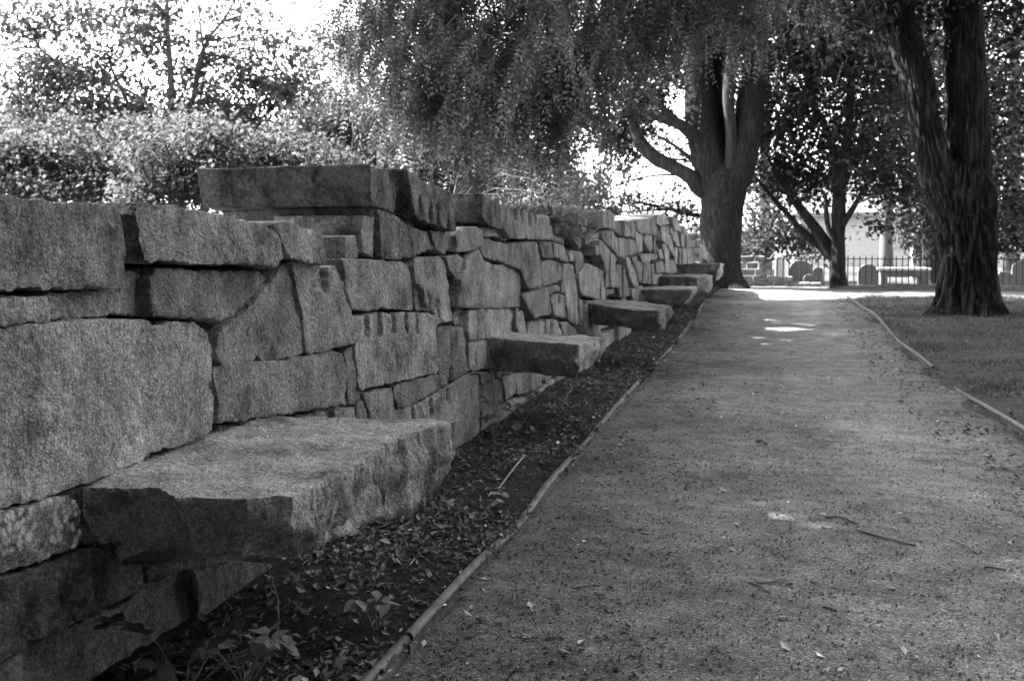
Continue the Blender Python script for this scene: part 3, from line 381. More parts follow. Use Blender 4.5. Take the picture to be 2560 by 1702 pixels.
TOP_PROFILE = [(-3.2,1.0),(1.26,0.5),(1.38,1.01),(1.5,1.01),(1.62,1.01),(1.74,1.01),(1.86,1.01),(1.98,1.01),(2.1,0.98),(2.22,0.98),(2.34,0.98),(2.46,0.98),(2.58,0.95),(2.7,0.86),(2.82,0.95),(2.94,0.89),(3.06,1.19),(3.18,1.19),(3.3,1.19),(3.42,1.19),(3.54,1.16),(3.66,1.16),(3.78,1.13),(3.9,0.98),(4.02,1.01),(4.14,1.01),(4.26,1.01),(4.38,1.16),(4.5,1.16),(4.62,1.13),(4.74,1.13),(4.86,1.13),(4.98,1.13),(5.1,1.13),(5.22,1.13),(5.34,1.13),(5.46,1.1),(5.58,1.1),(5.7,1.1),(5.82,0.95),(5.94,1.19),(6.06,1.19),(6.18,1.19),(6.3,1.19),(6.42,1.19),(6.54,1.19),(6.66,1.19),(6.78,1.19),(6.9,1.19),(7.02,1.25),(7.14,1.25),(7.26,1.25),(7.38,1.25),(7.5,1.25),(7.62,1.25),(7.74,1.22),(7.86,1.22),(7.98,1.22),(8.1,1.22),(8.22,1.22),(8.34,1.22),(8.46,1.22),(8.58,1.22),(8.7,1.19),(8.82,1.16),(8.94,1.16),(9.06,1.16),(9.18,1.16),(9.3,1.19),(9.42,1.19),(9.54,1.19),(9.66,1.19),(9.78,1.19),(9.9,1.19),(10.02,1.22),(10.14,1.22),(10.26,1.22),(10.38,1.22),(10.5,1.22),(10.62,1.25),(10.74,1.25),(10.86,1.25),(10.98,1.25),(11.1,1.28),(11.22,1.28),(11.34,1.28),(11.46,1.28),(11.58,1.28),(11.7,1.28),(11.82,1.31),(11.94,1.31),(12.06,1.31),(12.18,1.34),(12.3,1.34),(12.42,1.34),(12.54,1.34),(12.66,1.37),(12.78,1.37),(12.9,1.37),(13.02,1.37),(13.14,1.37),(13.26,1.37),(13.38,1.37),(13.5,1.4),(13.62,1.4),(13.74,1.37),(13.86,1.37),(13.98,1.31),(14.1,1.34),(14.22,1.34),(14.34,1.4),(14.46,1.4),(14.58,1.4),(14.7,1.4),(14.82,1.37),(14.94,1.37),(15.06,1.37),(15.18,1.34),(15.3,1.34),(15.42,1.34),(15.54,1.28),(15.66,1.31),(15.78,1.31),(15.9,1.31),(16.02,1.31),(16.14,1.31),(16.26,1.31),(16.38,1.16),(16.5,1.31),(16.62,1.28),(16.74,1.28),(16.86,1.28),(16.98,1.28),(17.1,1.28),(17.22,1.25),(17.34,1.25),(17.46,1.25),(17.58,1.25),(17.7,1.22),(17.82,1.19),(17.94,1.07),(18.06,1.07),(18.18,1.04),(18.3,0.95),(18.42,0.86),(18.54,0.83),(18.66,0.8),(18.78,0.77),(18.9,0.71),(19.02,0.68),(19.14,0.65),(19.26,0.62)]
BIG_TREE = {'trunk':[(-0.772,19.3,0.083,0.63),(-0.781,19.3,0.247,0.495),(-0.798,19.3,0.431,0.428),(-0.816,19.3,0.8,0.395),(-0.8,19.3,1.414,0.407),(-0.775,19.3,1.905,0.445),(-0.729,19.3,2.353,0.47),(-0.707,19.3,2.678,0.294),(-0.693,19.3,2.963,0.126)],'limbs':[[(-0.91,19.2,1.82,0.251),(-0.993,19.2,2.432,0.326),(-1.075,19.2,2.881,0.334),(-1.178,19.2,3.454,0.318),(-1.243,19.2,4.27,0.293),(-1.267,19.2,5.083,0.276),(-1.313,19.2,6.3,0.234),(-1.401,19.2,7.922,0.159),(-1.49,19.2,9.541,0.084)],[(-0.829,19.6,2.252,0.256),(-0.883,19.6,3.082,0.222),(-0.899,19.6,3.909,0.213),(-0.846,19.6,5.143,0.192),(-0.734,19.6,6.776,0.153),(-0.626,19.6,8.804,0.077)],[(-0.735,19.25,1.8,0.106),(-0.686,19.12,2.078,0.115),(-0.603,18.98,2.513,0.114),(-0.599,18.9,3.185,0.11),(-0.65,18.8,3.859,0.114),(-0.615,18.8,4.567,0.102),(-0.543,18.8,5.35,0.09),(-0.435,18.8,6.518,0.057),(-0.403,18.8,7.49,0.033)],[(-0.628,19.1,1.812,0.228),(-0.493,19.1,2.294,0.266),(-0.359,19.1,2.773,0.266),(-0.266,19.1,3.41,0.274),(-0.223,19.1,3.927,0.274),(-0.041,19.1,4.476,0.216),(0.379,19.1,4.85,0.149),(0.942,19.1,5.289,0.108),(1.349,19.1,5.691,0.083),(1.86,19.1,6.118,0.05)],[(-0.253,19.4,3.773,0.219),(-0.216,19.4,4.176,0.228),(-0.142,19.4,4.86,0.194),(-0.011,19.4,5.858,0.16),(0.173,19.4,7.445,0.101),(0.278,19.4,9.026,0.051)],[(-0.879,19.3,1.893,0.124),(-1.199,19.15,2.098,0.153),(-1.36,19.0,2.323,0.149),(-1.561,19.0,2.469,0.141),(-1.844,19.0,2.617,0.141),(-2.088,19.0,2.745,0.141),(-2.272,19.0,2.934,0.133),(-2.416,19.0,3.143,0.121),(-2.5,19.0,3.392,0.108),(-2.542,19.0,3.639,0.1),(-2.522,19.0,4.007,0.083),(-2.421,19.0,4.371,0.058)],[(-0.947,19.25,2.911,0.147),(-1.264,19.05,3.115,0.147),(-1.382,18.9,3.218,0.13),(-1.58,18.7,3.364,0.114),(-1.818,18.7,3.472,0.11),(-2.058,18.7,3.56,0.098),(-2.259,18.7,3.628,0.09),(-2.665,18.7,3.886,0.066),(-3.075,18.7,4.186,0.049),(-3.656,18.7,4.58,0.033)],[(-1.278,19.0,3.163,0.064),(-1.555,18.8,3.345,0.068),(-1.75,18.6,3.528,0.06),(-1.947,18.4,3.713,0.056),(-2.145,18.4,3.938,0.048),(-2.344,18.4,4.184,0.04),(-2.624,18.4,4.593,0.024)],[(-0.229,19.5,3.052,0.068),(-0.032,19.5,3.108,0.072),(0.164,19.5,3.203,0.068),(0.398,19.5,3.358,0.064),(0.629,19.5,3.592,0.055),(0.821,19.5,3.826,0.051),(0.972,19.5,4.1,0.047),(1.066,19.5,4.336,0.038),(1.083,19.5,4.615,0.025)]]}
MID_TREE = {'trunk':[(1.464,19.6,0.084,0.214),(1.463,19.6,0.177,0.171),(1.461,19.6,0.399,0.145),(1.458,19.6,0.803,0.132),(1.46,19.6,1.407,0.128),(1.464,19.6,1.89,0.124),(1.476,19.6,2.212,0.085),(1.482,19.6,2.412,0.034)],'limbs':[[(1.486,19.6,1.97,0.103),(1.528,19.6,2.411,0.103),(1.616,19.6,3.21,0.085),(1.664,19.6,4.206,0.073),(1.732,19.6,4.998,0.06),(1.798,19.6,5.985,0.043),(1.902,19.6,6.964,0.026)],[(1.441,19.6,1.81,0.068),(1.408,19.6,2.092,0.077),(1.373,19.6,2.615,0.068),(1.313,19.6,3.019,0.064),(1.215,19.6,3.303,0.064),(1.059,19.6,3.55,0.055),(0.941,19.6,3.876,0.051),(0.899,19.6,4.321,0.043),(0.933,19.6,4.842,0.03)],[(1.463,19.8,0.597,0.104),(1.325,19.8,0.862,0.134),(1.089,19.8,1.251,0.116),(0.812,19.8,1.642,0.099),(0.533,19.8,2.036,0.077),(0.292,19.8,2.41,0.06),(0.131,19.8,2.703,0.043),(-0.072,19.8,3.08,0.026)],[(1.294,19.9,0.759,0.078),(1.136,19.9,0.985,0.087),(0.898,19.9,1.171,0.078),(0.699,19.9,1.378,0.065),(0.499,19.9,1.628,0.056),(0.257,19.9,1.9,0.048),(-0.026,19.9,2.258,0.035),(-0.23,19.9,2.47,0.022)],[(1.418,19.5,1.004,0.042),(1.341,19.5,1.165,0.055),(1.263,19.5,1.326,0.051),(1.222,19.5,1.607,0.047),(1.2,19.5,2.009,0.034)],[(1.491,19.5,1.325,0.068),(1.585,19.5,1.504,0.068),(1.715,19.5,1.723,0.055),(1.807,19.5,1.901,0.043),(1.936,19.5,2.197,0.026)]]}
LOCUST = {'trunk':[(2.392,12.4,0.018,0.59),(2.391,12.4,0.117,0.439),(2.397,12.4,0.241,0.362),(2.401,12.4,0.415,0.321),(2.403,12.4,0.662,0.302),(2.393,12.4,0.983,0.307),(2.367,12.4,1.28,0.329),(2.343,12.4,1.526,0.34),(2.327,12.4,1.724,0.307),(2.316,12.4,1.896,0.203),(2.31,12.4,2.02,0.082)],'limbs':[[(2.29,12.3,1.032,0.163),(2.2,12.3,1.352,0.206),(2.125,12.3,1.598,0.212),(2.043,12.3,1.845,0.195),(1.971,12.3,2.117,0.179),(1.912,12.3,2.365,0.168),(1.864,12.3,2.588,0.17),(1.81,12.3,2.86,0.178),(1.755,12.3,3.133,0.181),(1.683,12.3,3.383,0.184),(1.599,12.3,3.683,0.178),(1.48,12.3,4.06,0.167),(1.312,12.3,4.591,0.148),(1.071,12.3,5.23,0.113),(0.828,12.3,5.998,0.08),(0.583,12.3,6.771,0.048)],[(2.487,12.5,1.033,0.166),(2.478,12.5,1.356,0.205),(2.462,12.5,1.604,0.222),(2.43,12.5,1.976,0.235),(2.41,12.5,2.348,0.238),(2.387,12.5,2.72,0.227),(2.366,12.5,3.214,0.221),(2.346,12.5,3.708,0.21),(2.335,12.5,4.323,0.193),(2.347,12.5,5.18,0.152),(2.359,12.5,6.154,0.097),(2.37,12.5,7.124,0.05)]]}
DARK_TREE = {'trunk':[(3.77,23.5,-0.026,0.31),(3.769,23.5,0.116,0.228),(3.775,23.5,0.399,0.197),(3.777,23.5,1.014,0.191),(3.752,23.5,1.721,0.186),(3.718,23.5,2.429,0.176),(3.677,23.5,3.37,0.155),(3.645,23.5,4.31,0.124),(3.624,23.5,5.483,0.083)],'limbs':[]}
LEFT_TREE = {'trunk':[(-15.908,23,1.236,0.172),(-15.899,23,3.132,0.162),(-15.903,23,4.266,0.141),(-15.949,23,5.022,0.111),(-15.971,23,5.494,0.091),(-16.017,23,6.203,0.076),(-16.064,23,6.911,0.061),(-16.081,23,7.852,0.046),(-16.097,23,8.791,0.025)],'limbs':[[(-16.09,23.3,3.639,0.092),(-15.864,23.3,4.301,0.087),(-15.641,23.3,4.722,0.081),(-15.446,23.3,5.237,0.076),(-15.36,23.3,5.754,0.071),(-15.247,23.3,6.221,0.065),(-15.109,23.3,6.544,0.055),(-14.864,23.3,6.907,0.045),(-14.542,23.3,7.216,0.035),(-14.113,23.3,7.795,0.025)],[(-15.662,22.6,3.327,0.07),(-16.14,22.6,3.805,0.07),(-16.783,22.6,4.339,0.061),(-17.05,22.6,4.912,0.056),(-17.372,22.6,5.49,0.046),(-17.533,22.6,5.827,0.036),(-17.694,22.6,6.212,0.026)],[(-16.272,23.8,3.204,0.062),(-15.213,23.8,3.906,0.066),(-13.856,23.8,4.392,0.065),(-13.428,23.8,4.757,0.064),(-13.11,23.8,5.029,0.059),(-12.794,23.8,5.275,0.049),(-12.48,23.8,5.496,0.039),(-12.065,23.8,5.758,0.029),(-11.501,23.8,5.94,0.019)],[(-15.552,22.3,3.986,0.049),(-16.604,22.3,5.128,0.045),(-18.791,22.3,5.975,0.042),(-19.744,22.3,6.592,0.038),(-19.967,22.3,7.033,0.032),(-20.361,22.3,7.581,0.027),(-20.758,22.3,8.086,0.022)],[(-14.942,23,6.381,0.035),(-15.016,23,6.943,0.03),(-15.064,23,7.504,0.025),(-15.032,23,8.06,0.015)]]}
SHRUB_A = {'trunk':[(-4.521,12,1.411,0.054),(-4.498,12,1.927,0.04),(-4.464,12,2.235,0.033),(-4.442,12,2.441,0.027),(-4.408,12,2.645,0.021),(-4.364,12,2.951,0.012)],'limbs':[[(-4.512,12.1,2.184,0.019),(-4.38,12.1,2.388,0.017),(-4.269,12.1,2.55,0.013),(-4.138,12.1,2.731,0.006)],[(-4.449,11.9,2.021,0.017),(-4.547,11.9,2.269,0.014),(-4.634,11.9,2.476,0.01),(-4.699,11.9,2.642,0.006)]]}
SHRUB_B = {'trunk':[(-4.165,12.5,1.425,0.051),(-4.119,12.5,1.786,0.039),(-4.052,12.5,2.061,0.032),(-3.996,12.5,2.314,0.028),(-3.973,12.5,2.525,0.021),(-3.951,12.5,2.778,0.013)],'limbs':[[(-4.007,12.5,2.272,0.017),(-4.074,12.5,2.423,0.017),(-4.163,12.5,2.553,0.013),(-4.297,12.5,2.706,0.009)],[(-4.018,12.5,2.209,0.017),(-3.873,12.5,2.417,0.015),(-3.718,12.5,2.581,0.011),(-3.543,12.5,2.722,0.006)]]}
THIN_TREE = {'trunk':[(-1.097,24,1.417,0.141),(-1.251,24,2.18,0.109),(-1.555,24,2.948,0.086),(-1.934,24,3.339,0.059),(-2.239,24,3.578,0.039),(-2.623,24,3.82,0.024)],'limbs':[[(-1.323,24,1.723,0.063),(-1.851,24,1.805,0.055),(-2.309,24,1.944,0.051),(-2.616,24,2.005,0.043),(-3.003,24,2.087,0.031),(-3.472,24,2.21,0.02)],[(-2.232,24,1.924,0.035),(-2.616,24,1.908,0.031),(-3.08,24,1.874,0.024),(-3.589,24,1.86,0.016)],[(-1.554,24,2.757,0.031),(-2.619,24,2.778,0.027),(-3.473,24,2.6,0.02),(-3.985,24,2.295,0.012)],[(-1.857,24,3.146,0.031),(-2.621,24,3.241,0.024),(-3.397,24,3.338,0.016),(-3.909,24,3.547,0.012)]]}
CROWN_LOCUST_NEAR = [(-3.44,8.2,3.24,0.45,0.7,0.33,33),(-3.66,8.4,2.93,0.3,0.5,0.3,16),(-2.85,8,3.15,0.55,0.8,0.35,44),(-2.9,7.8,2.65,0.46,0.6,0.31,38),(-2.7,7.9,2.35,0.27,0.4,0.19,14),(-2.25,8,3.11,0.58,0.8,0.35,44),(-2.1,7.6,2.56,0.47,0.7,0.33,41),(-1.66,8,3.07,0.57,0.9,0.3,44),(-1.64,7.7,2.52,0.44,0.6,0.36,38),(-1.93,8,2.22,0.27,0.4,0.17,14),(-1.55,8,2.13,0.23,0.4,0.17,13),(-1.17,8,3.03,0.49,0.9,0.3,38),(-1.25,7.8,2.67,0.33,0.6,0.29,24),(-0.72,8.2,3.33,0.53,0.8,0.23,35),(-0.79,8.2,3.08,0.34,0.6,0.19,16),(-0.25,8.4,3.35,0.51,0.8,0.17,27),(0.0,8.6,3.31,0.28,0.5,0.16,11),(-1.53,6.6,2.58,0.09,0.2,0.28,5),(-3.27,8,3.72,0.8,1,0.36,33),(-2.05,8,3.62,0.96,1,0.34,44),(-0.98,8.5,3.9,0.99,1,0.36,38),(0.16,9.5,4.05,0.88,1,0.35,27)]
CROWN_LOCUST_TOP = [(0,10.5,6.8,3,2.6,1,420),(0.3,14.6,7.4,3,2.2,1,400),(3.6,12,7.6,2.5,3,1.2,320),(4.2,17,8,2.5,2.4,1.2,200)]
CROWN_LOCUST_HIGH = [(0.88,11,4.24,1.28,1.5,0.61,162),(2.38,12,4.57,1.42,2,0.74,162),(-0.26,10,4.6,1.39,2,0.65,162),(1.13,11.5,6.24,2.67,3,1.34,288),(-1.53,9.5,5.41,1.56,2,0.89,162),(1.04,13,4.06,0.84,1,0.36,64),(-0.31,11,8.1,2.14,2.6,0.76,270),(0.55,15,9.25,2.43,2.4,0.9,234),(2.01,13.5,4.0,0.57,1,0.44,43),(3.11,13.5,3.82,0.38,1,0.51,36)]
CROWN_BIG = [(-1.8,20.6,5.72,1.15,1.2,0.86,108),(-2.48,19.4,3.9,0.54,0.7,0.5,90),(-2.91,19.6,3.22,0.39,0.6,0.46,64),(-2.49,21,4.8,0.88,1.0,0.59,64),(-0.51,20,5.69,1.48,2,0.83,126),(0.74,19,5.46,1.23,1.8,0.79,108),(-1.22,20.3,4.8,0.85,1.0,0.47,54),(1.53,19,4.67,0.88,1.3,0.71,64),(-1.29,18.5,7.79,3.0,4,1.89,360),(1.11,19,7.74,2.64,3.5,1.76,288),(-2.98,21,7.04,1.57,1.6,1.18,108),(-0.51,19,10.81,4.4,5,2.64,432)]
CROWN_MID = [(0.2,20,3.35,0.74,1,0.83,70),(0.78,19.8,4.18,1.01,1.2,0.92,96),(1.7,20,4.6,1.11,1.4,1.02,96),(2.49,19.8,3.85,1.02,1.3,1.02,96),(2.04,20,2.86,1.02,1.2,0.74,89),(1.23,20.2,3.08,0.94,1.1,0.75,80),(0.21,20.6,2.51,0.57,0.8,0.48,54),(0.83,20.6,2.22,0.67,0.8,0.38,54),(2.56,19.6,2.39,0.73,0.9,0.46,41),(2.11,19.8,2.07,0.55,0.7,0.28,19),(2.88,19.6,1.88,0.46,0.6,0.32,19),(2.28,19.8,1.34,0.28,0.4,0.18,9),(1.69,20,5.38,1.39,1.8,0.74,96),(1.76,20,7.18,2.41,3,1.49,144)]
CROWN_DARK = [(3.72,23.5,3.36,0.99,1.6,1.32,123),(4.73,23.5,2.83,0.89,1.5,1.0,96),(3.41,23.2,1.65,0.65,0.9,0.54,48),(4.01,23,1.93,0.86,1,0.65,66),(4.35,24,4.71,1.69,2,1.35,176),(3.39,24,5.77,1.79,2,1.23,176),(5.46,24,4.16,1.37,2,1.71,154),(5.58,24,1.96,0.68,1,0.68,61),(5.44,23,1.24,0.55,0.7,0.38,35),(5.01,22.6,1.05,0.27,0.5,0.32,17)]
CROWN_LEFT = [(-20.19,22,7.15,1.52,1.6,0.83,85),(-19.01,23,7.55,1.52,1.6,0.69,79),(-19.92,22,5.69,1.37,1.4,0.69,85),(-18.33,22.5,5.82,1.48,1.5,0.81,99),(-16.86,23,6.81,1.19,1.4,0.79,66),(-19.51,22.5,4.65,1.93,1.4,0.69,165),(-17.31,23,4.76,1.6,1.4,0.73,151),(-15.67,23.5,6.12,1.18,1.4,0.91,66),(-14.31,24,6.64,1.29,1.5,0.9,66),(-15.12,23.5,4.87,1.29,1.3,0.58,99),(-13.77,24,5.5,1.15,1.4,0.7,79),(-12.41,24,6.41,1.0,1.4,0.75,52),(-12.68,24,5.21,0.88,1.2,0.5,72),(-16.15,23,7.62,1.43,1.4,0.52,46),(-14.3,24,7.74,1.03,1.2,0.39,26),(-20.25,22,4.0,1.8,1.3,0.62,145),(-17.64,22.5,3.98,2.12,1.3,0.53,165),(-14.09,23.6,4.36,1.27,1.2,0.38,85),(-19.0,22.5,9.38,3.41,3,1.36,198),(-15.17,23,9.22,2.55,3,1.02,132)]
CROWN_THIN = [(-3.84,24,2.85,0.56,0.8,0.39,14),(-3.06,24,3.27,0.67,0.8,0.39,14),(-2.1,24.3,3.39,0.56,0.8,0.34,12),(-3.28,24,2.17,0.78,0.8,0.34,19),(-2.29,24,1.94,0.67,0.8,0.28,19),(-4.06,24,2.07,0.56,0.7,0.32,16),(-1.75,24,1.72,0.33,0.6,0.33,12),(-2.79,24.5,3.99,1.03,1,0.51,25),(-3.71,24.6,4.03,0.92,1,0.58,25),(-1.96,24,2.37,0.33,0.5,0.2,4),(-2.72,24,1.61,0.89,0.6,0.18,14),(-1.63,24,1.06,0.22,0.4,0.22,6)]
CROWN_SHRUB_A = [(-4.28,12,2.36,0.41,0.5,0.29,41),(-4.8,12.2,2.39,0.36,0.5,0.24,32),(-3.91,12,2.52,0.35,0.5,0.29,32),(-4.53,12,1.95,0.3,0.4,0.18,16),(-4.36,12.4,2.7,0.55,0.6,0.24,35)]
CROWN_SHRUB_B = [(-3.31,12,2.16,0.46,0.5,0.26,54),(-2.74,11.6,1.89,0.44,0.5,0.25,48),(-3.37,12,1.76,0.4,0.4,0.14,28),(-2.39,11,1.57,0.42,0.4,0.11,35),(-3.73,12.2,1.77,0.3,0.4,0.15,22),(-3.26,12.5,2.56,0.36,0.5,0.24,25),(-1.97,11,1.52,0.31,0.4,0.13,19)]
SIMPLE = [
('broad_bush', -14.55, 16, 0.07, 2.6, [(-15.16, 16, 2.65, 1.12, 1.2, 0.71, 156), (-16.07, 16.5, 3.45, 0.75, 1, 0.53, 62), (-14.55, 16.4, 2.85, 0.81, 1, 0.51, 88), (-16.04, 16, 2.67, 1.05, 1.2, 0.84, 104), (-14.17, 15.6, 1.99, 1.17, 1, 0.39, 88)], 0.1, 22, 0.2, 'P', 'broad pale bush filling the gap behind the lowest capstones', 'B'),
('broad_bush', -13.58, 17, 0.07, 2.6, [(-13.87, 17, 2.89, 0.91, 1.2, 0.61, 114), (-13.02, 17, 2.5, 0.89, 1.2, 0.59, 114), (-13.77, 16.6, 2.22, 0.9, 1, 0.45, 88), (-12.88, 17.4, 3.36, 0.6, 0.9, 0.5, 67), (-14.84, 17.5, 3.53, 0.53, 0.8, 0.42, 41)], 0.1, 22, 0.2, 'P', 'rounded bush with twin clumps behind the second capstone', 'B'),
('broad_bush', -10.9, 16, 0.07, 2.5, [(-11.07, 16, 2.64, 0.81, 1.2, 0.54, 114), (-10.41, 16, 2.21, 0.71, 1.2, 0.53, 104), (-11.18, 15.6, 2.03, 0.71, 1, 0.36, 78), (-10.49, 16.6, 3.02, 0.64, 1, 0.5, 78), (-11.55, 17, 3.37, 0.48, 0.8, 0.38, 36)], 0.1, 22, 0.2, 'P', 'leafy bush rising behind the overhanging slab', 'B'),
('dense_tree', -9.73, 21, 0.14, 5, [(-10.17, 21, 3.91, 0.76, 1.3, 0.65, 85), (-9.15, 21, 4.08, 0.85, 1.4, 0.74, 95), (-10.66, 20.6, 3.46, 0.64, 1.1, 0.48, 57), (-9.53, 20.6, 3.12, 0.95, 1.2, 0.53, 85), (-8.51, 20.8, 3.21, 0.62, 1, 0.52, 51)], 0.13, 16, 0.24, 'M', 'dense dark tree behind the overhanging slab', 'B'),
('broad_bush', -9.84, 18, 0.06, 2.6, [(-9.93, 18, 3.07, 0.67, 1, 0.43, 88), (-9.32, 18, 2.96, 0.56, 1, 0.38, 78), (-10.44, 18, 2.8, 0.58, 0.9, 0.39, 67), (-8.53, 17.6, 2.63, 0.81, 0.9, 0.27, 88)], 0.1, 22, 0.2, 'P', 'low grey bush whose top shows over the overhanging slab', 'B'),
('dense_tree', -7.83, 24, 0.16, 6, [(-7.94, 24, 4.56, 1.4, 1.8, 0.94, 102), (-6.38, 24, 4.27, 1.26, 1.8, 0.92, 102), (-9.34, 24.4, 4.78, 1.09, 1.5, 0.97, 74), (-5.08, 24.5, 4.29, 0.93, 1.5, 0.81, 61), (-7.22, 23.6, 3.23, 1.26, 1.4, 0.57, 85), (-8.35, 23.4, 2.67, 0.92, 1.2, 0.52, 57), (-5.67, 24, 3.11, 0.91, 1.4, 0.68, 61)], 0.14, 16, 0.26, 'D', 'dark tree filling the gap between the feathery shrubs', 'B'),
('dense_bush', -3.86, 20, 0.06, 2.2, [(-3.86, 20, 2.36, 0.66, 1, 0.47, 62), (-4.16, 19.6, 1.88, 0.65, 0.9, 0.28, 57), (-3.12, 19.5, 1.59, 0.64, 0.8, 0.16, 36)], 0.11, 16, 0.2, 'M', 'small bush behind the grass topped part of the wall', 'B'),
('dense_bush', 0.05, 23.5, 0.06, 2.2, [(0.05, 23.5, 1.69, 0.54, 0.9, 0.54, 57), (0.45, 23.5, 1.26, 0.65, 0.9, 0.43, 62), (-0.15, 23, 1.05, 0.43, 0.7, 0.32, 36), (1.08, 24, 1.06, 0.56, 0.8, 0.39, 46), (0.15, 24, 2.45, 0.56, 0.9, 0.56, 41)], 0.11, 16, 0.2, 'M', 'leafy bush between the forked tree and the headstones', 'R'),
('distant_tree', 0.08, 33, 0.2, 9, [(-0.24, 33, 5.66, 1.68, 2.6, 1.98, 119), (1.29, 33, 7.05, 2.14, 3, 2.29, 153), (-1.12, 33, 7.61, 1.83, 2.6, 1.83, 102), (0.05, 32, 3.38, 1.04, 1.8, 0.74, 40)], 0.17, 16, 0.34, 'D', 'tall dark tree behind the forked trunk', 'R'),
('distant_tree', 4.3, 36, 0.22, 10, [(3.36, 36, 7.04, 2.34, 3.2, 2.84, 170), (5.09, 36, 7.42, 2.52, 3.4, 2.86, 170), (4.28, 35, 4.57, 2.28, 2.6, 1.47, 102), (2.71, 35, 3.86, 1.3, 2, 1.14, 51), (4.21, 36, 9.47, 4.19, 3, 1.34, 136)], 0.18, 16, 0.36, 'D', 'tall dark tree shading the house', 'R'),
('distant_tree', 7.93, 34, 0.22, 10, [(7.46, 34, 6.5, 2.25, 3.2, 2.74, 170), (9.02, 34, 4.75, 1.95, 3, 3.25, 153), (6.77, 33, 3.59, 1.25, 2, 1.25, 57), (7.93, 32, 1.89, 0.92, 1.6, 0.92, 51), (6.79, 34, 8.67, 3.21, 3, 1.44, 136), (7.28, 31, 1.28, 0.44, 1, 0.44, 17)], 0.18, 16, 0.36, 'D', 'tall dark tree overhanging the window of the house', 'R'),
('young_tree', 3.62, 24, 0.035, 1.6, [(3.51, 24, 1.16, 0.34, 0.5, 0.45, 23), (3.73, 24, 0.75, 0.31, 0.4, 0.27, 13), (3.34, 24, 1.05, 0.25, 0.3, 0.16, 8), (3.92, 24, 0.95, 0.29, 0.3, 0.14, 8)], 0.08, 14, 0.12, 'D', 'small young tree in front of the house siding', 'R')]
FAR_TREELINE = [(-43.23,40.83,5.32,2.06,2.5,3.39,70),(-42.94,42.7,6.17,2.1,2.5,2.55,70),(-38.75,39.76,5.55,1.93,2.5,4.61,70),(-34.17,37.2,4.9,1.75,2.5,3.45,70),(-37.08,41.93,4.83,1.94,2.5,3.55,70),(-34.37,40.73,5.76,1.85,2.5,3.9,70),(-32.41,39.78,5.66,1.78,2.5,3.99,70),(-33.25,43.37,4.85,1.9,2.5,3.9,70),(-32.07,43.48,4.94,1.87,2.5,3.25,70),(-25.99,37.74,5.21,1.59,2.5,2.17,70),(-25.0,38.41,4.85,1.59,2.5,3.1,70),(-25.48,40.68,5.12,1.67,2.5,2.7,70),(-25.61,43.43,4.67,1.75,2.5,3.53,70),(-20.49,37.3,4.01,1.48,2.5,2.96,70),(-20.9,40.55,4.29,1.58,2.5,3.62,70),(-19.7,40.59,5.19,1.57,2.5,3.44,70),(-20.29,43.92,5.7,1.68,2.5,3.73,70),(-16.14,37.21,4.13,1.41,2.5,2.38,70),(-14.46,36.35,4.07,1.36,2.5,3.05,70),(-13.9,38.65,5.05,1.43,2.5,2.94,70),(-14.22,43.99,4.39,1.6,2.5,2.9,70),(-11.04,36.25,4.71,1.31,2.5,2.52,70),(-14.79,50,1.19,1.45,2,0.72,30),(-13.29,50,1.19,1.44,2,0.72,30),(-11.82,50,1.19,1.43,2,0.71,30),(-10.36,50,1.19,1.42,2,0.71,30),(-8.93,50,1.19,1.41,2,0.7,30),(-7.52,50,1.19,1.4,2,0.7,30),(-6.13,50,1.18,1.4,2,0.7,30),(-4.76,50,1.18,1.39,2,0.7,30),(-3.41,50,1.18,1.39,2,0.7,30),(-2.07,50,1.18,1.39,2,0.69,30),(-0.76,50,1.18,1.39,2,0.69,30),(12.11,60,3.49,2.27,3,3.11,60),(14.17,60,3.46,2.28,3,3.14,60),(16.2,60,3.44,2.3,3,3.16,60),(18.19,60,3.42,2.32,3,3.19,60),(20.14,60,3.39,2.34,3,3.22,60),(22.05,60,3.37,2.37,3,3.25,60),(23.93,60,3.35,2.39,3,3.29,60),(25.77,60,3.32,2.42,3,3.32,60)]
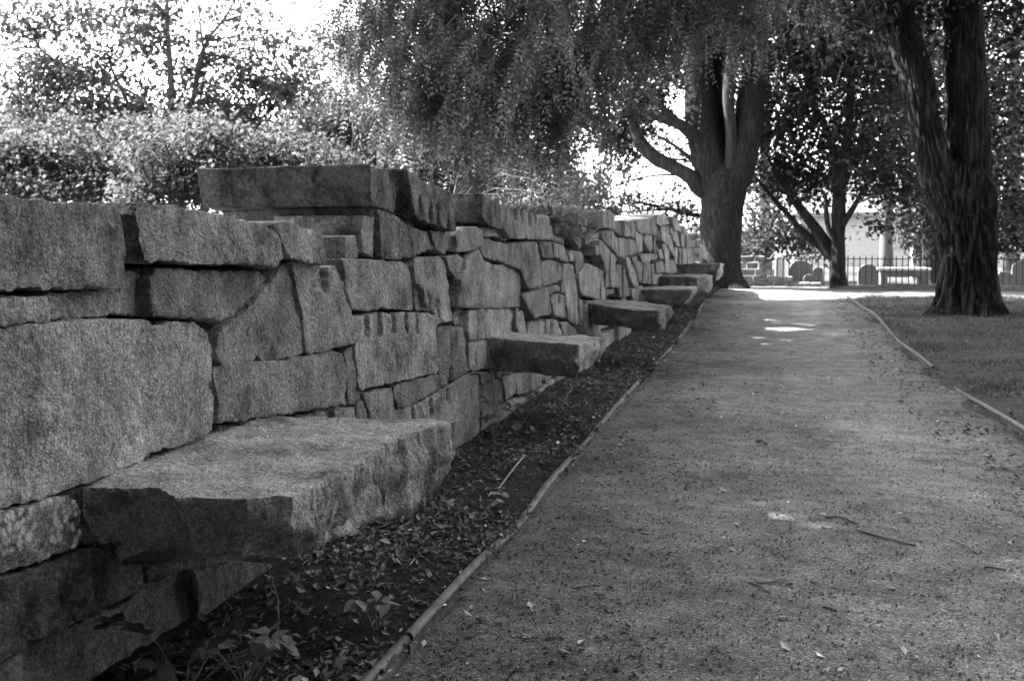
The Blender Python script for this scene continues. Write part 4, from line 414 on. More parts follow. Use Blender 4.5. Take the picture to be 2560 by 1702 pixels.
SHADE = [('added_shade_tree', -7.5, 2.0, 0.24, 9, [(-4.9, 4.2, 6.2, 1.9, 3.4, 1.2, 260), (-4.9, 0.8, 6.2, 1.9, 2.8, 1.2, 190), (-6.1, 3.0, 6.5, 1.2, 1.8, 0.8, 130), (-8, -0.8, 5.5, 2.4, 1.8, 2.4, 150), (-4.9, -2.4, 6.2, 2.2, 2.2, 1.2, 160), (-3.2, 3, 6.6, 1.6, 2.6, 1, 110)], 'unseen tall tree added to shade the path, behind the near end of the wall', 0.36), ('added_shade_tree', -11, 8.5, 0.28, 10, [(-5.9, 8.5, 7.2, 1.9, 3.2, 1.4, 240), (-6.0, 12.8, 7.6, 1.9, 3.0, 1.4, 240), (-6.4, 15.2, 7.8, 2.2, 1.2, 1.1, 190), (-6.8, 6.3, 6.8, 1.2, 1.7, 0.8, 120), (-8.4, 9, 9.6, 2, 3, 1.4, 120)], 'unseen high crowned tree added to shade the path, behind the lowest capstones', 0.36), ('light_blocking_tree', -5.5, -4.5, 0.3, 11, [(-5, -5, 2.5, 3.2, 2, 2.8, 160), (-5, -5, 6.5, 3.4, 2.4, 2.8, 160), (-4.5, -2, 8.8, 3.6, 3.2, 1.4, 220)], 'unseen dense evergreen added to block light behind the near end of the wall', 0.55), ('light_blocking_tree', 0, -5.5, 0.3, 11, [(0, -5.5, 2.5, 3.2, 2, 2.8, 160), (0, -5.5, 6.5, 3.4, 2.4, 2.8, 160), (0, -2, 8.8, 3.6, 3.4, 1.4, 220)], 'unseen dense evergreen added to block light at the near end of the path', 0.55), ('light_blocking_tree', 5.5, -4.5, 0.3, 11, [(5, -5, 2.5, 3.2, 2, 2.8, 160), (5, -5, 6.5, 3.4, 2.4, 2.8, 160), (4.5, -2, 8.8, 3.6, 3.2, 1.4, 220)], 'unseen dense evergreen added to block light at the near corner of the lawn', 0.55), ('light_blocking_tree', 11, -3, 0.3, 11, [(10, -3, 2.5, 3.2, 2, 2.8, 160), (10, -3, 6.5, 3.4, 2.4, 2.8, 160), (9.5, -1.5, 8.8, 3, 2.4, 1.4, 160)], 'unseen dense evergreen added to block light on the far side of the lawn', 0.55), ('light_blocking_tree', -11, -3, 0.3, 11, [(-10.5, -3.5, 2.5, 3.2, 2, 2.8, 160), (-10.5, -3.5, 6.5, 3.4, 2.4, 2.8, 160), (-10, -1.5, 9, 3, 2.4, 1.4, 160)], 'unseen dense evergreen added to block light well behind the wall', 0.55), ('light_blocking_tree', 10.5, 1.5, 0.25, 6, [(10, 1.5, 2.2, 2, 2.8, 2.6, 150), (10, 1.5, 4.6, 1.6, 2.4, 1.6, 90)], 'unseen low evergreen added to block light beside the lawn, next to the tall evergreens', 0.5), ('light_blocking_tree', 11, 6.5, 0.25, 6, [(10.5, 6.5, 2.2, 2, 2.8, 2.6, 150), (10.5, 6.5, 4.6, 1.6, 2.4, 1.6, 90)], 'unseen low evergreen added to block light beside the middle of the lawn', 0.5), ('light_blocking_tree', 11.5, 11.5, 0.25, 6, [(11, 11.5, 2.2, 2, 2.8, 2.6, 150), (11, 11.5, 4.6, 1.6, 2.4, 1.6, 90)], 'unseen low evergreen added to block light beside the lawn, opposite the furrowed tree', 0.5)]  # added unseen trees, crowns placed to keep sun and sky light out
TWIGS = [([(0.316, 3.32, 0), (0.405, 3.235, 0.004), (0.479, 3.193, 0)], 0.0048, 'longest straight fallen twig on the open gravel'), ([(0.224, 3.465, 0), (0.276, 3.446, 0.006), (0.323, 3.394, 0)], 0.004, 'thin bent twig next to the thicker end of the longest twig'), ([(-0.014, 2.725, 0), (0.029, 2.726, 0.004), (0.077, 2.782, 0.006)], 0.004, 'stubby dark twig with a pale broken end'), ([(-0.029, 2.721, 0), (0.0, 2.69, 0.004), (0.028, 2.652, 0)], 0.0032, 'short thin twig crossing under the stubby dark twig'), ([(-0.497, 2.543, 0), (-0.46, 2.57, 0.004), (-0.431, 2.588, 0)], 0.003, 'thin twig lying near the steel edging'), ([(0.597, 3.292, 0), (0.629, 3.211, 0.006), (0.65, 3.164, 0)], 0.0035, 'kinked twig by the end of the longest twig'), ([(0.647, 3.043, 0), (0.67, 3.03, 0.003), (0.7, 3.024, 0)], 0.004, 'small straight twig beyond the kinked twig'), ([(-0.017, 4.737, 0), (0.01, 4.7, 0.012), (0.026, 4.652, 0.004)], 0.008, 'short thick knotted twig alone in the middle of the path'), ([(-0.973, 3.859, 0.06), (-0.954, 3.568, 0.06), (-0.942, 3.332, 0.05)], 0.004, 'long pale twig lying on the dark litter of the bed'), ([(0.163, 2.586, 0), (0.18, 2.575, 0.002), (0.194, 2.564, 0)], 0.004, 'tiny flat twig on the bare gravel')]

# ---------------- helpers ----------------
WALL_X = -1.32
def ground_z(x, y):
    t = min(1.0, max(0.0, (y - 8.0) / 7.0))
    return 0.15 * t * t * (3 - 2 * t)

def link(o, parent=None):
    COL.objects.link(o)
    if parent is not None:
        o.parent = parent
    return o

def tag(o, label=None, cat=None, group=None, kind=None):
    if label: o["label"] = label
    if cat: o["category"] = cat
    if group: o["group"] = group
    if kind: o["kind"] = kind
    return o

def empty(name, loc):
    o = bpy.data.objects.new(name, None)
    o.location = loc
    o.empty_display_size = 0.1
    return link(o)

def local(verts, parent):
    """world vertices -> vertices relative to a parent empty"""
    v = np.asarray(verts, float).reshape(-1, 3)
    if parent is not None:
        p = parent
        off = np.zeros(3)
        while p is not None:
            off += np.array(p.location)
            p = p.parent
        v = v - off
    return v

def mesh_obj(name, verts, faces, mat, parent=None, smooth=True, recentre=True):
    v = local(verts, parent)
    c = np.zeros(3)
    if recentre and len(v):
        c = v.mean(0)
        v = v - c
    me = bpy.data.meshes.new(name)
    me.from_pydata(v.tolist(), [], faces)
    if smooth:
        me.polygons.foreach_set("use_smooth", [True] * len(me.polygons))
    me.materials.append(mat)
    me.update()
    o = bpy.data.objects.new(name, me)
    o.location = c
    return link(o, parent)

def quads_obj(name, verts, nper, mat, parent=None, smooth=False):
    """many separate faces of nper corners each, verts already grouped"""
    v = local(verts, parent).astype(np.float32)
    n = len(v)
    me = bpy.data.meshes.new(name)
    me.vertices.add(n)
    me.vertices.foreach_set("co", v.ravel())
    me.loops.add(n)
    me.loops.foreach_set("vertex_index", np.arange(n, dtype=np.int32))
    me.polygons.add(n // nper)
    me.polygons.foreach_set("loop_start", np.arange(0, n, nper, dtype=np.int32))
    try:
        me.polygons.foreach_set("loop_total", np.full(n // nper, nper, dtype=np.int32))
    except Exception:
        pass
    me.materials.append(mat)
    me.update(calc_edges=True)
    me.validate()
    o = bpy.data.objects.new(name, me)
    return link(o, parent)

def fbm(p, f, oct=3):
    s, a, t = 0.0, 1.0, 0.0
    q = Vector(p) * f
    for _ in range(oct):
        s += a * noise.noise(q)
        t += a
        a *= 0.5
        q = q * 2.1 + Vector((7.3, 1.7, 3.1))
    return s / t

# ---------------- materials (all neutral greys) ----------------
class NT:
    def __init__(self, name):
        self.m = bpy.data.materials.new(name)
        self.m.use_nodes = True
        self.t = self.m.node_tree
        self.t.nodes.clear()
        self.out = self.t.nodes.new("ShaderNodeOutputMaterial")
    def n(self, typ, **k):
        nd = self.t.nodes.new(typ)
        for a, b in k.items():
            if a.startswith("i_"):
                nd.inputs[a[2:].replace("_", " ")].default_value = b
            else:
                setattr(nd, a, b)
        return nd
    def l(self, a, b):
        self.t.links.new(a, b)
    def pos(self, scale=(1, 1, 1), obj=False):
        if obj:
            g = self.n("ShaderNodeTexCoord").outputs["Object"]
        else:
            g = self.n("ShaderNodeNewGeometry").outputs["Position"]
        mp = self.n("ShaderNodeMapping")
        mp.inputs["Scale"].default_value = scale
        self.l(g, mp.inputs[0])
        return mp.outputs[0]
    def noise(self, vec, scale, detail=4, rough=0.6):
        x = self.n("ShaderNodeTexNoise", i_Scale=scale, i_Detail=detail, i_Roughness=rough)
        self.l(vec, x.inputs["Vector"])
        return x.outputs[0]
    def ramp(self, v, stops):
        r = self.n("ShaderNodeValToRGB")
        e = r.color_ramp.elements
        while len(e) < len(stops):
            e.new(0.5)
        for i, (p, c) in enumerate(stops):
            e[i].position = p
            e[i].color = (c, c, c, 1)
        self.l(v, r.inputs[0])
        return r.outputs[0]
    def math(self, op, a, b=None):
        x = self.n("ShaderNodeMath", operation=op)
        for i, q in enumerate((a, b)):
            if q is None: continue
            if isinstance(q, (int, float)): x.inputs[i].default_value = q
            else: self.l(q, x.inputs[i])
        return x.outputs[0]
    def mix(self, f, a, b, mode='MIX'):
        x = self.n("ShaderNodeMix", data_type='FLOAT')
        for q, i in ((f, 0), (a, 2), (b, 3)):
            if isinstance(q, (int, float)): x.inputs[i].default_value = q
            else: self.l(q, x.inputs[i])
        return x.outputs[0]
    def bsdf(self, col, rough=0.85, bump=None, strength=0.5, dist=0.01, spec=0.25, metal=0.0):
        p = self.n("ShaderNodeBsdfPrincipled")
        if isinstance(col, (int, float)): p.inputs["Base Color"].default_value = (col, col, col, 1)
        else: self.l(col, p.inputs["Base Color"])
        if isinstance(rough, (int, float)): p.inputs["Roughness"].default_value = rough
        else: self.l(rough, p.inputs["Roughness"])
        p.inputs["Specular IOR Level"].default_value = spec
        p.inputs["Metallic"].default_value = metal
        if bump is not None:
            b = self.n("ShaderNodeBump", i_Strength=strength, i_Distance=dist)
            self.l(bump, b.inputs["Height"])
            self.l(b.outputs[0], p.inputs["Normal"])
        self.l(p.outputs[0], self.out.inputs[0])
        return self.m

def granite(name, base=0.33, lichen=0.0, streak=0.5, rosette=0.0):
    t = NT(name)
    p = t.pos()
    rnd = t.n("ShaderNodeObjectInfo").outputs["Random"]
    speck = t.noise(p, 210.0, 3, 0.75)
    fine = t.noise(p, 75.0, 4, 0.7)
    blot = t.noise(p, 7.0, 5, 0.65)
    col = t.ramp(speck, [(0.34, base * 0.45), (0.46, base * 0.88), (0.54, base * 1.1), (0.68, base * 1.75)])
    f2 = t.ramp(fine, [(0.34, 0.62), (0.5, 1.0), (0.66, 1.3)])
    col = t.math('MULTIPLY', col, f2)
    b2 = t.ramp(blot, [(0.30, 0.66), (0.5, 0.98), (0.7, 1.18)])
    col = t.math('MULTIPLY', col, b2)
    sv = t.pos((11, 11, 3.2))
    s = t.noise(sv, 1.0, 5, 0.7)
    sm = t.ramp(s, [(0.36, 1.0 - streak), (0.5, 1.0), (0.66, 1.0 + 0.4 * streak)])
    col = t.math('MULTIPLY', col, sm)
    off = t.n("ShaderNodeVectorMath", operation='ADD')
    t.l(p, off.inputs[0])
    cmb = t.n("ShaderNodeCombineXYZ")
    r20 = t.math('MULTIPLY', rnd, 23.0)
    for q in range(3): t.l(r20, cmb.inputs[q])
    t.l(cmb.outputs[0], off.inputs[1])
    po = off.outputs[0]
    stain = t.noise(po, 4.5, 6, 0.72)
    col = t.math('MULTIPLY', col, t.ramp(stain, [(0.35, 0.42), (0.46, 0.9), (0.56, 1.05), (0.68, 1.42)]))
    crust = t.math('MULTIPLY', t.ramp(t.noise(po, 11.0, 4, 0.65), [(0.56, 0.0), (0.62, 1.0)]), t.ramp(t.noise(po, 70.0, 2, 0.6), [(0.46, 0.0), (0.54, 1.0)]))
    col = t.mix(t.math('MULTIPLY', crust, t.ramp(t.math('FRACT', t.math('MULTIPLY', rnd, 7.3)), [(0.4, 0.0), (0.8, 0.75)])), col, 0.5)
    rv = t.math('ADD', t.math('MULTIPLY', rnd, 0.55), 0.74)
    col = t.math('MULTIPLY', col, rv)
    if rosette > 0:
        wp = t.n("ShaderNodeVectorMath", operation='ADD')
        t.l(p, wp.inputs[0])
        nz = t.n("ShaderNodeTexNoise", i_Scale=40.0, i_Detail=2.0)
        t.l(p, nz.inputs["Vector"])
        sc_ = t.n("ShaderNodeVectorMath", operation='SCALE')
        sc_.inputs["Scale"].default_value = 0.055
        t.l(nz.outputs["Color"], sc_.inputs[0])
        t.l(sc_.outputs[0], wp.inputs[1])
        vr = t.n("ShaderNodeTexVoronoi", i_Scale=15.0)
        t.l(wp.outputs[0], vr.inputs["Vector"])
        ring = t.ramp(vr.outputs["Distance"], [(0.22, 0.25), (0.34, 0.4), (0.42, 1.0), (0.47, 0.0)])
        msk = t.ramp(t.noise(p, 3.5, 2, 0.5), [(0.46, 0.0), (0.54, 1.0)])
        col = t.mix(t.math('MULTIPLY', t.math('MULTIPLY', ring, msk), rosette), col, 0.42)
    if lichen > 0:
        w = t.noise(p, 9.0, 3, 0.6)
        v = t.n("ShaderNodeTexVoronoi", i_Scale=60.0)
        t.l(p, v.inputs["Vector"])
        m = t.math('MULTIPLY', t.ramp(w, [(0.44, 0.0), (0.52, 1.0)]), t.ramp(v.outputs["Distance"], [(0.35, 1.0), (0.6, 0.0)]))
        col = t.mix(t.math('MULTIPLY', m, lichen), col, 0.62)
    h = t.math('ADD', t.math('MULTIPLY', fine, 0.6), t.math('MULTIPLY', t.noise(p, 24.0, 5, 0.7), 1.0))
    h = t.math('ADD', h, t.math('MULTIPLY', s, 0.5))
    return t.bsdf(col, 0.9, h, 1.0, 0.02, 0.2)

def bark_mat(name, base, sc, depth):
    t = NT(name)
    p = t.pos((sc, sc, sc * 0.10))
    w = t.noise(p, 1.0, 6, 0.68)
    r = t.math('ABSOLUTE', t.math('SUBTRACT', w, 0.5))
    ridge = t.ramp(r, [(0.0, 0.0), (0.05, 0.5), (0.16, 1.0)])
    g = t.noise(t.pos(), 30.0, 4, 0.7)
    col = t.math('MULTIPLY', t.mix(ridge, base * 0.45, base * 1.25), t.ramp(g, [(0.3, 0.7), (0.7, 1.3)]))
    return t.bsdf(col, 0.92, t.math('ADD', ridge, t.math('MULTIPLY', g, 0.3)), 1.0, depth, 0.15)

def leaf_mat(name, base, trans, gloss=0.35, var=1.0, spec=0.12):
    t = NT(name)
    p = t.pos()
    v = t.ramp(t.noise(p, 1.3, 3, 0.6), [(0.3, base * 0.62), (0.7, base * 1.45)])
    fine = t.ramp(t.noise(p, 19.0, 2, 0.6), [(0.3, 0.75), (0.7, 1.25)])
    v = t.math('MULTIPLY', v, fine)
    isl = t.n("ShaderNodeNewGeometry").outputs["Random Per Island"]
    v = t.math('MULTIPLY', v, t.ramp(isl, [(0.0, 1 - 0.55 * var), (0.5, 1 - 0.1 * var), (0.85, 1 + 0.3 * var), (1.0, 1 + 0.9 * var)]))
    pb = t.n("ShaderNodeBsdfPrincipled")
    t.l(v, pb.inputs["Base Color"])
    pb.inputs["Roughness"].default_value = gloss
    pb.inputs["Specular IOR Level"].default_value = spec
    tr = t.n("ShaderNodeBsdfTranslucent")
    t.l(t.math('MULTIPLY', v, 1.3), tr.inputs[0])
    mx = t.n("ShaderNodeMixShader")
    mx.inputs[0].default_value = trans
    t.l(pb.outputs[0], mx.inputs[1])
    t.l(tr.outputs[0], mx.inputs[2])
    t.l(mx.outputs[0], t.out.inputs[0])
    return t.m

def gravel_mat():
    t = NT("stone_dust_gravel")
    p = t.pos()
    v = t.n("ShaderNodeTexVoronoi", i_Scale=210.0)
    t.l(p, v.inputs["Vector"])
    grit = t.n("ShaderNodeSeparateColor")
    t.l(v.outputs["Color"], grit.inputs[0])
    col = t.ramp(grit.outputs[0], [(0.0, 0.12), (0.35, 0.19), (0.75, 0.25), (1.0, 0.42)])
    fine = t.noise(p, 320.0, 3, 0.7)
    col = t.math('MULTIPLY', col, t.ramp(fine, [(0.3, 0.6), (0.7, 1.4)]))
    big = t.noise(p, 1.1, 6, 0.7)
    col = t.math('MULTIPLY', col, t.ramp(big, [(0.36, 0.62), (0.48, 0.95), (0.56, 1.05), (0.66, 1.45)]))
    mid = t.noise(t.pos((6, 9, 6)), 1.0, 6, 0.75)
    col = t.math('MULTIPLY', col, t.ramp(mid, [(0.36, 0.62), (0.5, 1.0), (0.64, 1.28)]))
    sx = t.n("ShaderNodeSeparateXYZ")
    t.l(p, sx.inputs[0])
    edge = t.math('ADD', t.math('ABSOLUTE', t.math('SUBTRACT', sx.outputs[0], 0.25)), t.math('MULTIPLY', t.noise(p, 2.4, 4, 0.7), 0.5))
    col = t.math('MULTIPLY', col, t.ramp(t.math('MULTIPLY', edge, 0.6), [(0.42, 1.12), (0.72, 0.72)]))
    rough_ = t.ramp(t.noise(p, 3.1, 4, 0.6), [(0.44, 0.0), (0.58, 1.0)])
    dk = t.ramp(t.noise(p, 95.0, 3, 0.7), [(0.42, 0.35), (0.52, 1.0)])
    col = t.math('MULTIPLY', col, t.mix(t.math('MULTIPLY', rough_, 0.5), 1.0, dk))
    h = t.math('ADD', t.math('MULTIPLY', v.outputs["Distance"], -0.8), t.math('ADD', t.math('MULTIPLY', t.noise(p, 45.0, 5, 0.7), 1.6), t.math('MULTIPLY', mid, 0.8)))
    return t.bsdf(col, 0.95, h, 0.9, 0.008, 0.15)

def soil_mat(name, base):
    t = NT(name)
    p = t.pos()
    a = t.noise(p, 60.0, 6, 0.75)
    b = t.noise(p, 6.0, 4, 0.6)
    col = t.math('MULTIPLY', t.ramp(a, [(0.3, base * 0.4), (0.55, base), (0.75, base * 2.4)]), t.ramp(b, [(0.3, 0.7), (0.7, 1.3)]))
    return t.bsdf(col, 0.95, t.math('ADD', a, t.noise(p, 20.0, 5, 0.7)), 1.0, 0.03, 0.1)

def plain(name, base, rough=0.8, nsc=40.0, var=0.3, bump=0.3, dist=0.003, spec=0.25, metal=0.0):
    t = NT(name)
    p = t.pos()
    a = t.noise(p, nsc, 4, 0.65)
    return t.bsdf(t.ramp(a, [(0.25, base * (1 - var)), (0.75, base * (1 + var))]), rough, a, bump, dist, spec, metal)

M_STONE = granite("granite", 0.33, 0.0, 0.3)
M_STONE_LICHEN = granite("granite_lichened", 0.20, 0.95)
M_STONE_DARK = granite("granite_dark", 0.16, 0.12, 0.5)  # darker granite for some low blocks at the near end
M_SLAB = granite("granite_dark_weathered", 0.18, 0.12, 0.6, 0.4)
M_BENCH = granite("granite_bench", 0.38, 0.1, 0.25)
M_CORE = plain("wall_hearting", 0.05, 0.95, 30, 0.4, 1.0, 0.02)
M_GRAVEL = gravel_mat()
M_SOIL = soil_mat("soil", 0.06)
M_LAWN = soil_mat("lawn_soil", 0.095)
M_STEEL = plain("weathered_steel", 0.15, 0.6, 22, 0.6, 0.4, 0.002, 0.4, 0.35)
M_IRON = plain("black_iron", 0.03, 0.5, 60, 0.3, 0.3, 0.002)
M_BARK_L = bark_mat("furrowed_bark", 0.062, 12.0, 0.035)
M_BARK_B = bark_mat("fine_bark", 0.036, 16.0, 0.015)
M_BARK_P = bark_mat("smooth_pale_bark", 0.045, 9.0, 0.008)
M_BARK_F = plain("branch_bark", 0.09, 0.9, 20, 0.4, 0.5, 0.01)
M_LEAF_LOC = leaf_mat("locust_leaf", 0.10, 0.4, 0.4, 1.0, 0.3)
M_LEAF_DK = leaf_mat("dark_leaf", 0.026, 0.25, 0.5)
M_LEAF_MD = leaf_mat("mid_leaf", 0.055, 0.62, 0.7, 0.4, 0.05)
M_LEAF_SH = leaf_mat("shade_leaf", 0.034, 0.35, 0.6, 0.8)
M_LEAF_SOFT = leaf_mat("soft_grey_leaf", 0.07, 0.6, 0.7, 0.3)
M_LEAF_PALE = leaf_mat("pale_leaf", 0.066, 0.7, 0.7, 0.3, 0.04)
M_GRASS = leaf_mat("grass_blade", 0.085, 0.35, 0.5)
M_LITTER = leaf_mat("dry_leaf", 0.17, 0.15, 0.7)
M_LITTER_P = leaf_mat("pale_dry_leaf", 0.5, 0.1, 0.7)
M_TWIG = plain("twig_bark", 0.26, 0.9, 90, 0.45, 0.6, 0.002)
M_SLATE = plain("slate_headstone", 0.13, 0.8, 25, 0.3, 0.4, 0.004)
M_MARBLE = plain("pale_marble", 0.5, 0.7, 15, 0.25, 0.4, 0.004)
M_WHITE = plain("weathered_white_paint", 0.42, 0.6, 6, 0.12, 0.2, 0.002)
M_TRIM = plain("grey_trim", 0.25, 0.6, 20, 0.15, 0.2, 0.002)
M_ROOF = plain("grey_shingle", 0.12, 0.85, 25, 0.4, 0.6, 0.01)
def glass_mat():
    t = NT("window_pane")
    return t.bsdf(0.30, 0.06, None, 0, 0, 0.9)
M_PANE = glass_mat()

# ---------------- rough stone blocks ----------------
def resample(poly, res):
    out = []
    n = len(poly)
    for i in range(n):
        a, b = Vector(poly[i]), Vector(poly[(i + 1) % n])
        k = max(1, int(round((b - a).length / res)))
        for j in range(k):
            out.append(a.lerp(b, j / k))
    return out

def signed_area(p):
    return 0.5 * sum(p[i][0] * p[(i + 1) % len(p)][1] - p[(i + 1) % len(p)][0] * p[i][1] for i in range(len(p)))

def round_corners(poly, d):
    out = []
    n = len(poly)
    for i in range(n):
        p, c, q = Vector(poly[i - 1]), Vector(poly[i]), Vector(poly[(i + 1) % n])
        a, b = p - c, q - c
        da, db = min(d, a.length * 0.33), min(d, b.length * 0.33)
        if a.length < 1e-6 or b.length < 1e-6: continue
        out.append(c + a.normalized() * da)
        out.append((c + a.normalized() * da * 0.3 + c + b.normalized() * db * 0.3) / 2)
        out.append(c + b.normalized() * db)
    return out

def inset_ring(pts, d):
    n = len(pts)
    out = []
    for i in range(n):
        t = pts[(i + 1) % n] - pts[i - 1]
        if t.length < 1e-9: out.append(pts[i].copy()); continue
        t.normalize()
        out.append(pts[i] + Vector((-t.y, t.x)) * d)
    return out

def in_poly(p, poly):
    c = False
    j = len(poly) - 1
    for i in range(len(poly)):
        a, b = poly[i], poly[j]
        if (a[1] > p[1]) != (b[1] > p[1]) and p[0] < (b[0] - a[0]) * (p[1] - a[1]) / (b[1] - a[1]) + a[0]: c = not c
        j = i
    return c

def seg_dist(x, y, a):
    ax, ay, bx, by = a
    dx, dy = bx - ax, by - ay
    t = ((x - ax) * dx + (y - ay) * dy) / (dx * dx + dy * dy)
    t = min(1, max(0, t))
    return math.hypot(x - ax - t * dx, y - ay - t * dy)

def block(outline, place, depth, res, bevel, chip, amp, sides, back, seed, grooves=(), groove_w=0.012, groove_d=0.02, lowamp=0.012, rc=1.8, grow=0.0, scallop=0.0):
    """outline 2-D counter-clockwise, front face at w=0, growing back to w=-depth.
       place(u,v,w)->xyz ; back(u,v,t,centre)->(u,v) taper of the sides"""
    o = [Vector(p) for p in outline]
    if signed_area(o) < 0: o.reverse()
    size = math.sqrt(abs(signed_area(o)))
    bevel = min(bevel, size * 0.16)
    o = round_corners(o, min(bevel * rc, size * 0.12))
    o = resample(o, res)
    sd = Vector((seed * 3.7, seed * 1.3, 0))
    o = inset_ring(o, -grow)
    # chipped outline
    nr = inset_ring(o, 1.0)
    o = [p + (q - p) * (chip * (0.4 + 1.3 * fbm((p.x + sd.x, p.y + sd.y, seed), 22.0, 3) + 1.2 * fbm((p.x, p.y + sd.y, seed), 80.0, 2) + 3.5 * max(0.0, fbm((p.x + sd.y, p.y, seed), 14.0, 2) - 0.28))) for p, q in zip(o, nr)]
    n = len(o)
    cen = sum(o, Vector((0, 0))) / n
    V, F = [], []
    tilt_u, tilt_v = random.uniform(-1, 1) * 0.035, random.uniform(-1, 1) * 0.035
    def gdep(u, v):
        if not grooves: return 0.0
        d = min(seg_dist(u, v, g) for g in grooves)
        return groove_d * max(0.0, 1 - (d / groove_w) ** 2)
    def add(p, w, front=1.0):
        q = Vector((p[0], p[1], w))
        s = q + Vector((seed * 5.1, 0, seed * 2.3))
        d = amp * fbm(s, 26.0, 3) + lowamp * fbm(s, 5.0, 2)
        if scallop: d += scallop * (noise.voronoi(s * 9.0)[0][0] - 0.4)
        d += front * ((p[0] - cen[0]) * tilt_u + (p[1] - cen[1]) * tilt_v)
        k = 0.6 * amp
        du, dv = k * fbm(s + Vector((9, 0, 0)), 20.0, 2) * (1 - front), k * fbm(s + Vector((0, 9, 0)), 20.0, 2) * (1 - front)
        V.append(place(p[0] + du, p[1] + dv, w + d * front + (1 - front) * 0.5 * d - (gdep(p[0], p[1]) if front > 0 else 0.0)))
        return len(V) - 1
    rings = []
    nb = max(1, sides)
    for i in range(nb):
        t = 1 - i / nb
        rings.append([add(back(p, t, cen), -bevel - (depth - bevel) * t, 0.0) for p in o])
    rings.append([add(p, -bevel, 0.4) for p in o])
    r2 = inset_ring(o, bevel * 0.3)
    rings.append([add(p, -bevel * 0.32, 0.8) for p in r2])
    r3 = inset_ring(o, bevel)
    rings.append([add(p, 0.0) for p in r3])
    for a, b in zip(rings[:-1], rings[1:]):
        for i in range(n):
            j = (i + 1) % n
            F.append((a[i], a[j], b[j], b[i]))
    F.append(tuple(reversed(rings[0])))
    # front
    xs, ys = [p.x for p in r3], [p.y for p in r3]
    pts = []
    step = res * 1.15
    y = min(ys) + step
    row = 0
    while y < max(ys):
        x = min(xs) + step * (0.5 if row % 2 else 1.0)
        while x < max(xs):
            p = (x + random.uniform(-.2, .2) * step, y + random.uniform(-.2, .2) * step)
            if in_poly(p, r3) and min((p[0] - q.x) ** 2 + (p[1] - q.y) ** 2 for q in r3) > (0.6 * step) ** 2:
                pts.append(p)
            x += step
        y += step
        row += 1
    try:
        vc = [Vector((p[0], p[1])) for p in r3] + [Vector(p) for p in pts]
        res_ = geometry.delaunay_2d_cdt(vc, [(i, (i + 1) % n) for i in range(n)], [], 1, 1e-6)
        idx = {}
        for k, src in enumerate(res_[3]):
            if src and src[0] < n: idx[k] = rings[-1][src[0]]
            else: idx[k] = add(res_[0][k], 0.0)
        for f in res_[2]:
            F.append(tuple(idx[i] for i in f))
    except Exception:
        F.append(tuple(rings[-1]))
    return V, F

# ---------------- ground, path, bed, lawn ----------------
def sheet(name, xs, ys, zf, mat, label=None):
    V = [(x, y, zf(x, y)) for y in ys for x in xs]
    nx = len(xs)
    F = [(j * nx + i, j * nx + i + 1, (j + 1) * nx + i + 1, (j + 1) * nx + i) for j in range(len(ys) - 1) for i in range(nx - 1)]
    o = mesh_obj(name, V, F, mat, recentre=False)
    o["kind"] = "structure"
    return o

def frange(a, b, s):
    n = max(1, int(round((b - a) / s)))
    return [a + (b - a) * i / n for i in range(n + 1)]

def graded(a, b, s0, k):
    out = [a]
    s = s0
    while out[-1] < b:
        out.append(min(b, out[-1] + s)); s *= k
    return out

gy = [-40, -20, -8, -3] + frange(-1, 22, 0.5) + [26, 32, 40, 60, 110, 220, 380]
gx = [-300, -120, -50, -25, -12, -6, -3, -1.6, -1.0, -0.3, 0.5, 1.2, 2, 3, 5, 8, 14, 30, 70, 180, 300]
sheet("ground", gx, gy, lambda x, y: ground_z(x, y) - 0.03, M_LAWN)

def path_left(y): return -0.80 + 0.006 * math.sin(y * 0.7)
def path_right(y): return 1.30 + 0.035 * math.sin(y * 0.55 + 1.0)
def path_z(x, y):
    q = Vector((x, y, 0))
    return ground_z(x, y) + 0.008 * noise.noise(q * 1.3) + 0.004 * noise.noise(q * 5.0) + 0.002 * noise.noise(q * 17.0)
us = frange(0, 1, 1 / 46)
pys = frange(-4, 0.2, 0.2) + graded(0.4, 20.1, 0.035, 1.006)
V = []
for y in pys:
    a, b = path_left(y), path_right(y)
    for u in us:
        x = a + (b - a) * u
        V.append((x, y, path_z(x, y)))
nx = len(us)
F = [(j * nx + i, j * nx + i + 1, (j + 1) * nx + i + 1, (j + 1) * nx + i) for j in range(len(pys) - 1) for i in range(nx - 1)]
tag(mesh_obj("path", V, F, M_GRAVEL, recentre=False), kind="structure")
sheet("cross_path", frange(1.28, 4.6, 0.2), frange(15.7, 18.9, 0.15), lambda x, y: ground_z(x, y) - 0.004 + 0.01 * noise.noise(Vector((x, y, 3)) * 2), M_GRAVEL)

def bed_z(x, y):
    t = (x - WALL_X) / (path_left(y) - WALL_X)
    q = Vector((x, y, 5))
    return ground_z(x, y) + 0.03 + 0.02 * (1 - t) + 0.02 * noise.noise(q * 3) + 0.012 * noise.noise(q * 11)
bys = frange(-4, 0.2, 0.2) + graded(0.4, 19.6, 0.04, 1.008)
V = []
for y in bys:
    for u in frange(0, 1, 1 / 18):
        x = WALL_X - 0.1 + (path_left(y) - 0.008 - WALL_X + 0.1) * u
        V.append((x, y, bed_z(x, y)))
nx = 19
F = [(j * nx + i, j * nx + i + 1, (j + 1) * nx + i + 1, (j + 1) * nx + i) for j in range(len(bys) - 1) for i in range(nx - 1)]
tag(mesh_obj("planting_bed", V, F, M_SOIL, recentre=False), kind="structure")

